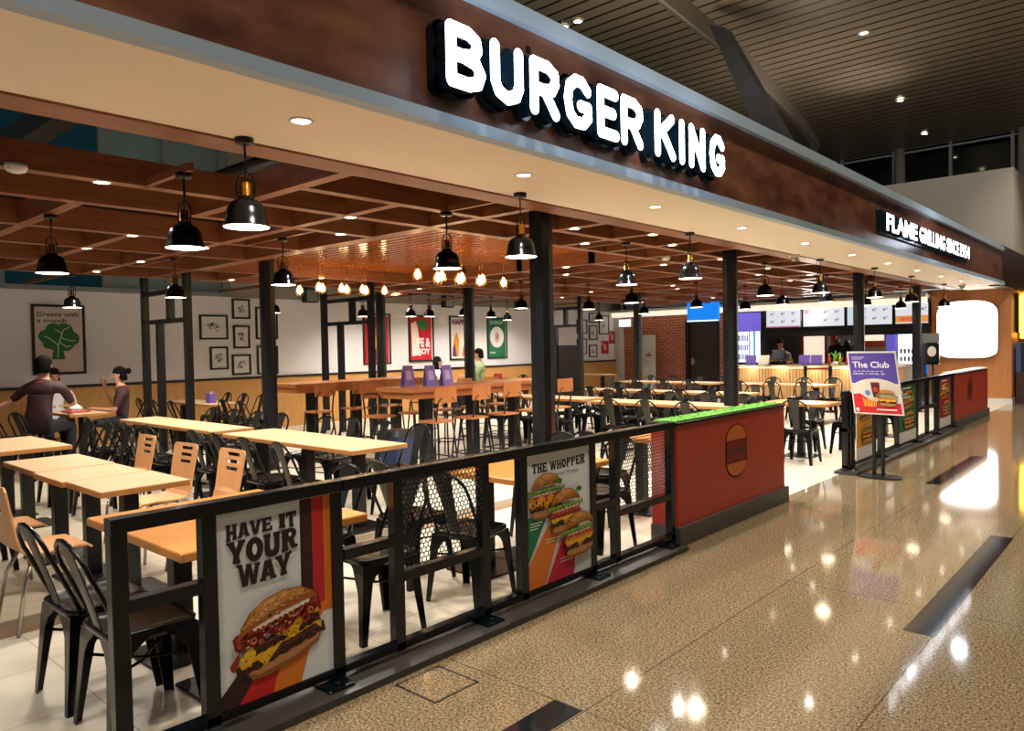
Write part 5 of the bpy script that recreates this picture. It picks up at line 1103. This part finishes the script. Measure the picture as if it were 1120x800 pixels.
# ------------------------------------------------------------------ people
def person(label, loc, rz, top, skin='skin', legs='trousers', hair='short', pose='lean', sc_=1.0, collar=None, seat=.47):
    J = {}; E_ = []; R_ = {}; Mt = {}
    def j(k, co, r, par=None, m=None):
        J[k] = Vector(co); R_[k] = r; Mt[k] = m or 'skin'
        if par: E_.append((par, k))
    s = seat + .1
    ln = .10 if pose == 'lean' else .02
    j('pelvis', (0, 0, s), (.15, .11), None, top); j('waist', (0, .02, s + .17), (.14, .1), 'pelvis', top); j('chest', (0, ln * .5, s + .36), (.175, .115), 'waist', top); j('upper', (0, ln, s + .47), (.15, .095), 'chest', top)
    j('neck', (0, ln + .02, s + .555), (.052, .055), 'upper'); j('jaw', (0, ln + .05, s + .63), (.062, .068), 'neck'); j('head', (0, ln + .045, s + .70), (.075, .092), 'jaw'); j('crown', (0, ln + .035, s + .775), (.062, .075), 'head')
    arms = {'lean': {-1: [(-.235, ln + .02, s + .42), (-.38, ln + .0, s + .28), (-.52, ln - .1, s + .2)], 1: [(.235, ln + .02, s + .42), (.27, .26, s + .22), (.16, .42, s + .3)]},
            'eat': {-1: [(-.22, ln, s + .42), (-.27, .14, s + .17), (-.14, .36, s + .2)], 1: [(.22, ln, s + .42), (.3, .16, s + .24), (.08, .27, s + .58)]},
            'table': {-1: [(-.22, ln, s + .42), (-.27, .16, s + .19), (-.12, .38, s + .24)], 1: [(.22, ln, s + .42), (.27, .16, s + .19), (.12, .38, s + .24)]}}[pose]
    for sd, (a, b_, c_) in arms.items():
        k = 'L' if sd < 0 else 'R'
        j(k + 'sh', a, (.062, .062), 'upper', top); am = tuple((Vector(a) * .45 + Vector(b_) * .55)); j(k + 'sl', am, (.055, .055), k + 'sh', top)
        j(k + 'el', b_, (.038, .038), k + 'sl'); j(k + 'wr', c_, (.026, .024), k + 'el')
        d = (Vector(c_) - Vector(b_)).normalized(); side = d.cross(Vector((0, 0, 1))).normalized(); pm = Vector(c_) + d * .06; j(k + 'pl', pm, (.036, .02), k + 'wr')
        for q, (o_, ln_) in enumerate(((-.03, .055), (-.01, .068), (.01, .064), (.03, .05))):
            kn = pm + side * o_ + d * .045; j(k + 'k%d' % q, kn, (.0095, .0095), k + 'pl'); j(k + 'f%d' % q, kn + d * ln_ * .6 - Vector((0, 0, ln_ * .5)), (.0075, .0075), k + 'k%d' % q)
        th = Vector(c_) + d * .03 + side * (-.045 * sd); j(k + 't0', th, (.011, .011), k + 'wr'); j(k + 't1', th + d * .04 + side * (-.01 * sd), (.0085, .0085), k + 't0')
        hp = (sd * .10, .04, s - .03); j(k + 'hp', hp, (.1, .095), 'pelvis', legs); j(k + 'kn', (sd * .14, .44, s - .03), (.062, .062), k + 'hp', legs)
        j(k + 'sk', (sd * .14, .44, .3), (.052, .052), k + 'kn', legs); j(k + 'an', (sd * .14, .42, .09), (.038, .04), k + 'sk', legs); j(k + 'ft', (sd * .15, .56, .04), (.04, .03), k + 'an', 'black_paint')
    names = list(J); me = D.meshes.new('body'); me.from_pydata([tuple(J[k]) for k in names], [(names.index(a), names.index(b_)) for a, b_ in E_], [])
    o = D.objects.new('body', me); C.objects.link(o); md = o.modifiers.new('skin', 'SKIN'); me.skin_vertices or None
    if not me.skin_vertices:
        bm = bmesh.new(); bm.from_mesh(me); bm.verts.layers.skin.verify(); bm.to_mesh(me); bm.free()
    for i, k in enumerate(names): me.skin_vertices[0].data[i].radius = R_[k]; me.skin_vertices[0].data[i].use_root = (k == 'pelvis')
    sb = o.modifiers.new('sub', 'SUBSURF'); sb.levels = 2; sb.render_levels = 2
    m2 = D.meshes.new_from_object(o.evaluated_get(bpy.context.evaluated_depsgraph_get())); D.objects.remove(o); D.meshes.remove(me)
    mats = sorted(set(Mt.values()))
    for mm in mats: m2.materials.append(M[mm])
    segs = [(J[a], J[b_], Mt[b_] if Mt[a] == Mt[b_] else None, Mt[a], Mt[b_]) for a, b_ in E_]
    for p in m2.polygons:
        c_ = p.center; best = None
        for a, b_, m_, ma, mb_ in segs:
            d = b_ - a; tt = max(0, min(1, (c_ - a).dot(d) / d.length_squared)); dist = (c_ - a - d * tt).length
            if best is None or dist < best[0]: best = (dist, m_ or (ma if tt < .6 else mb_))
        p.material_index = mats.index(best[1]); p.use_smooth = True
    t = thing('person', label, 'person', loc, rz); t.scale = (sc_,) * 3
    b = D.objects.new('body', m2); C.objects.link(b); b.parent = t
    hd = J['head']; hb = MB().use('hair')
    rings = []
    for i in range(9):
        ph = PI / 2 * (1 - i / 8 * 1.12); r = math.cos(ph) if i < 8 else 1.0
        rings.append([(hd.x + .092 * r * math.cos(a), hd.y - .012 + .112 * r * math.sin(a) * (1 if math.sin(a) < 0 else .82), hd.z + .035 + .102 * math.sin(ph) - (.10 if math.sin(a) < -.2 else (.05 if math.sin(a) < .3 else -.012)) * max(0, i - 5) / 3) for a in [k * PI / 10 for k in range(20)]])
    hb.loft(rings, smooth=True)
    if hair == 'bun': hb.lathe([(.001, .05), (.03, .04), (.045, 0), (.03, -.04), (.001, -.05)], hd.x, hd.y - .14, hd.z + .06, 12)
    if hair == 'long': hb.loft([[(hd.x + .095 * math.cos(a) * w_, hd.y - .04 + .06 * math.sin(a) * w_, hd.z + z) for a in [k * PI / 8 for k in range(16)]] for w_, z in ((.9, .06), (1.05, -.08), (1.1, -.22), (.8, -.36))], smooth=True)
    hb.build('hair', t)
    fb = MB().use('skin').tube([(hd.x, hd.y + .085, hd.z + .02), (hd.x, hd.y + .112, hd.z - .018), (hd.x, hd.y + .09, hd.z - .026)], [.008, .014, .008], 6)
    for sx in (-1, 1): fb.lathe([(.001, .028), (.014, .018), (.016, 0), (.01, -.024), (.001, -.028)], hd.x + sx * .082, hd.y - .005, hd.z - .005, 8)
    fb.build('nose_and_ears', t)
    eb = MB().use('dark_trim')
    for sx in (-1, 1): eb.lathe([(.001, .006), (.011, .003), (.011, -.003), (.001, -.006)], hd.x + sx * .032, hd.y + .082, hd.z + .005, 8)
    eb.build('eyes', t)
    MB().use(ink('8a4a44')).tube([(hd.x - .024, hd.y + .08, hd.z - .052), (hd.x, hd.y + .092, hd.z - .055), (hd.x + .024, hd.y + .08, hd.z - .052)], .006, 6).build('mouth', t)
    if collar:
        nk = J['neck']; MB().use(collar).tube([(nk.x + .075 * math.cos(a), nk.y - .02 + .08 * math.sin(a), nk.z - .045) for a in [k * PI / 8 for k in range(16)]], .014, 6, closed=True).build('collar', t)
    return t
def seat_chair(x, y, rz, l): place(chair, (x, y, 0), rz, l, 'chairs under the seated guests')
person('person in maroon with short black hair, seen from behind, arm over a chair', (-11.55, 3.2, 0), .75, 'shirt_maroon', pose='lean', sc_=1.14, collar='collar_red')
seat_chair(-11.55, 3.17, .35, 'dark metal chair the person in maroon with short hair sits on')
person('person in a white shirt sitting just behind the one with short black hair', (-13.1, 3.85, 0), -PI / 2 - .2, 'shirt_white', pose='table'); seat_chair(-13.12, 3.85, -PI / 2, 'dark metal chair under the person in white')
person('person in a maroon shirt with hair in a bun, eating, facing left', (-12.2, 4.55, 0), PI - .35, 'shirt_maroon', hair='bun', pose='eat', collar='collar_red'); seat_chair(-12.2, 4.62, PI, 'dark metal chair the person with the hair bun sits on')
person('person in a pale green shirt with short dark hair, sitting under the posters', (-12.3, 12.62, 0), PI - .9, 'shirt_green', pose='table', sc_=1.12); seat_chair(-12.35, 12.68, PI, 'dark metal chair under the person in green')
person('person with long brown hair and a pale top, sitting left of the one in green', (-12.55, 11.38, 0), -.5, 'shirt_white', hair='long', pose='table'); seat_chair(-12.55, 11.36, 0, 'dark metal chair under the person with long hair')
person('kitchen worker in grey, bending behind the left part of the counter', (-8.05, 19.98, 0), PI, 'shirt_grey', pose='table', seat=.72)
place(stool, (-8.05, 20.16, 0), PI, 'bar stool behind the counter carrying the kitchen worker', 'bar stools')
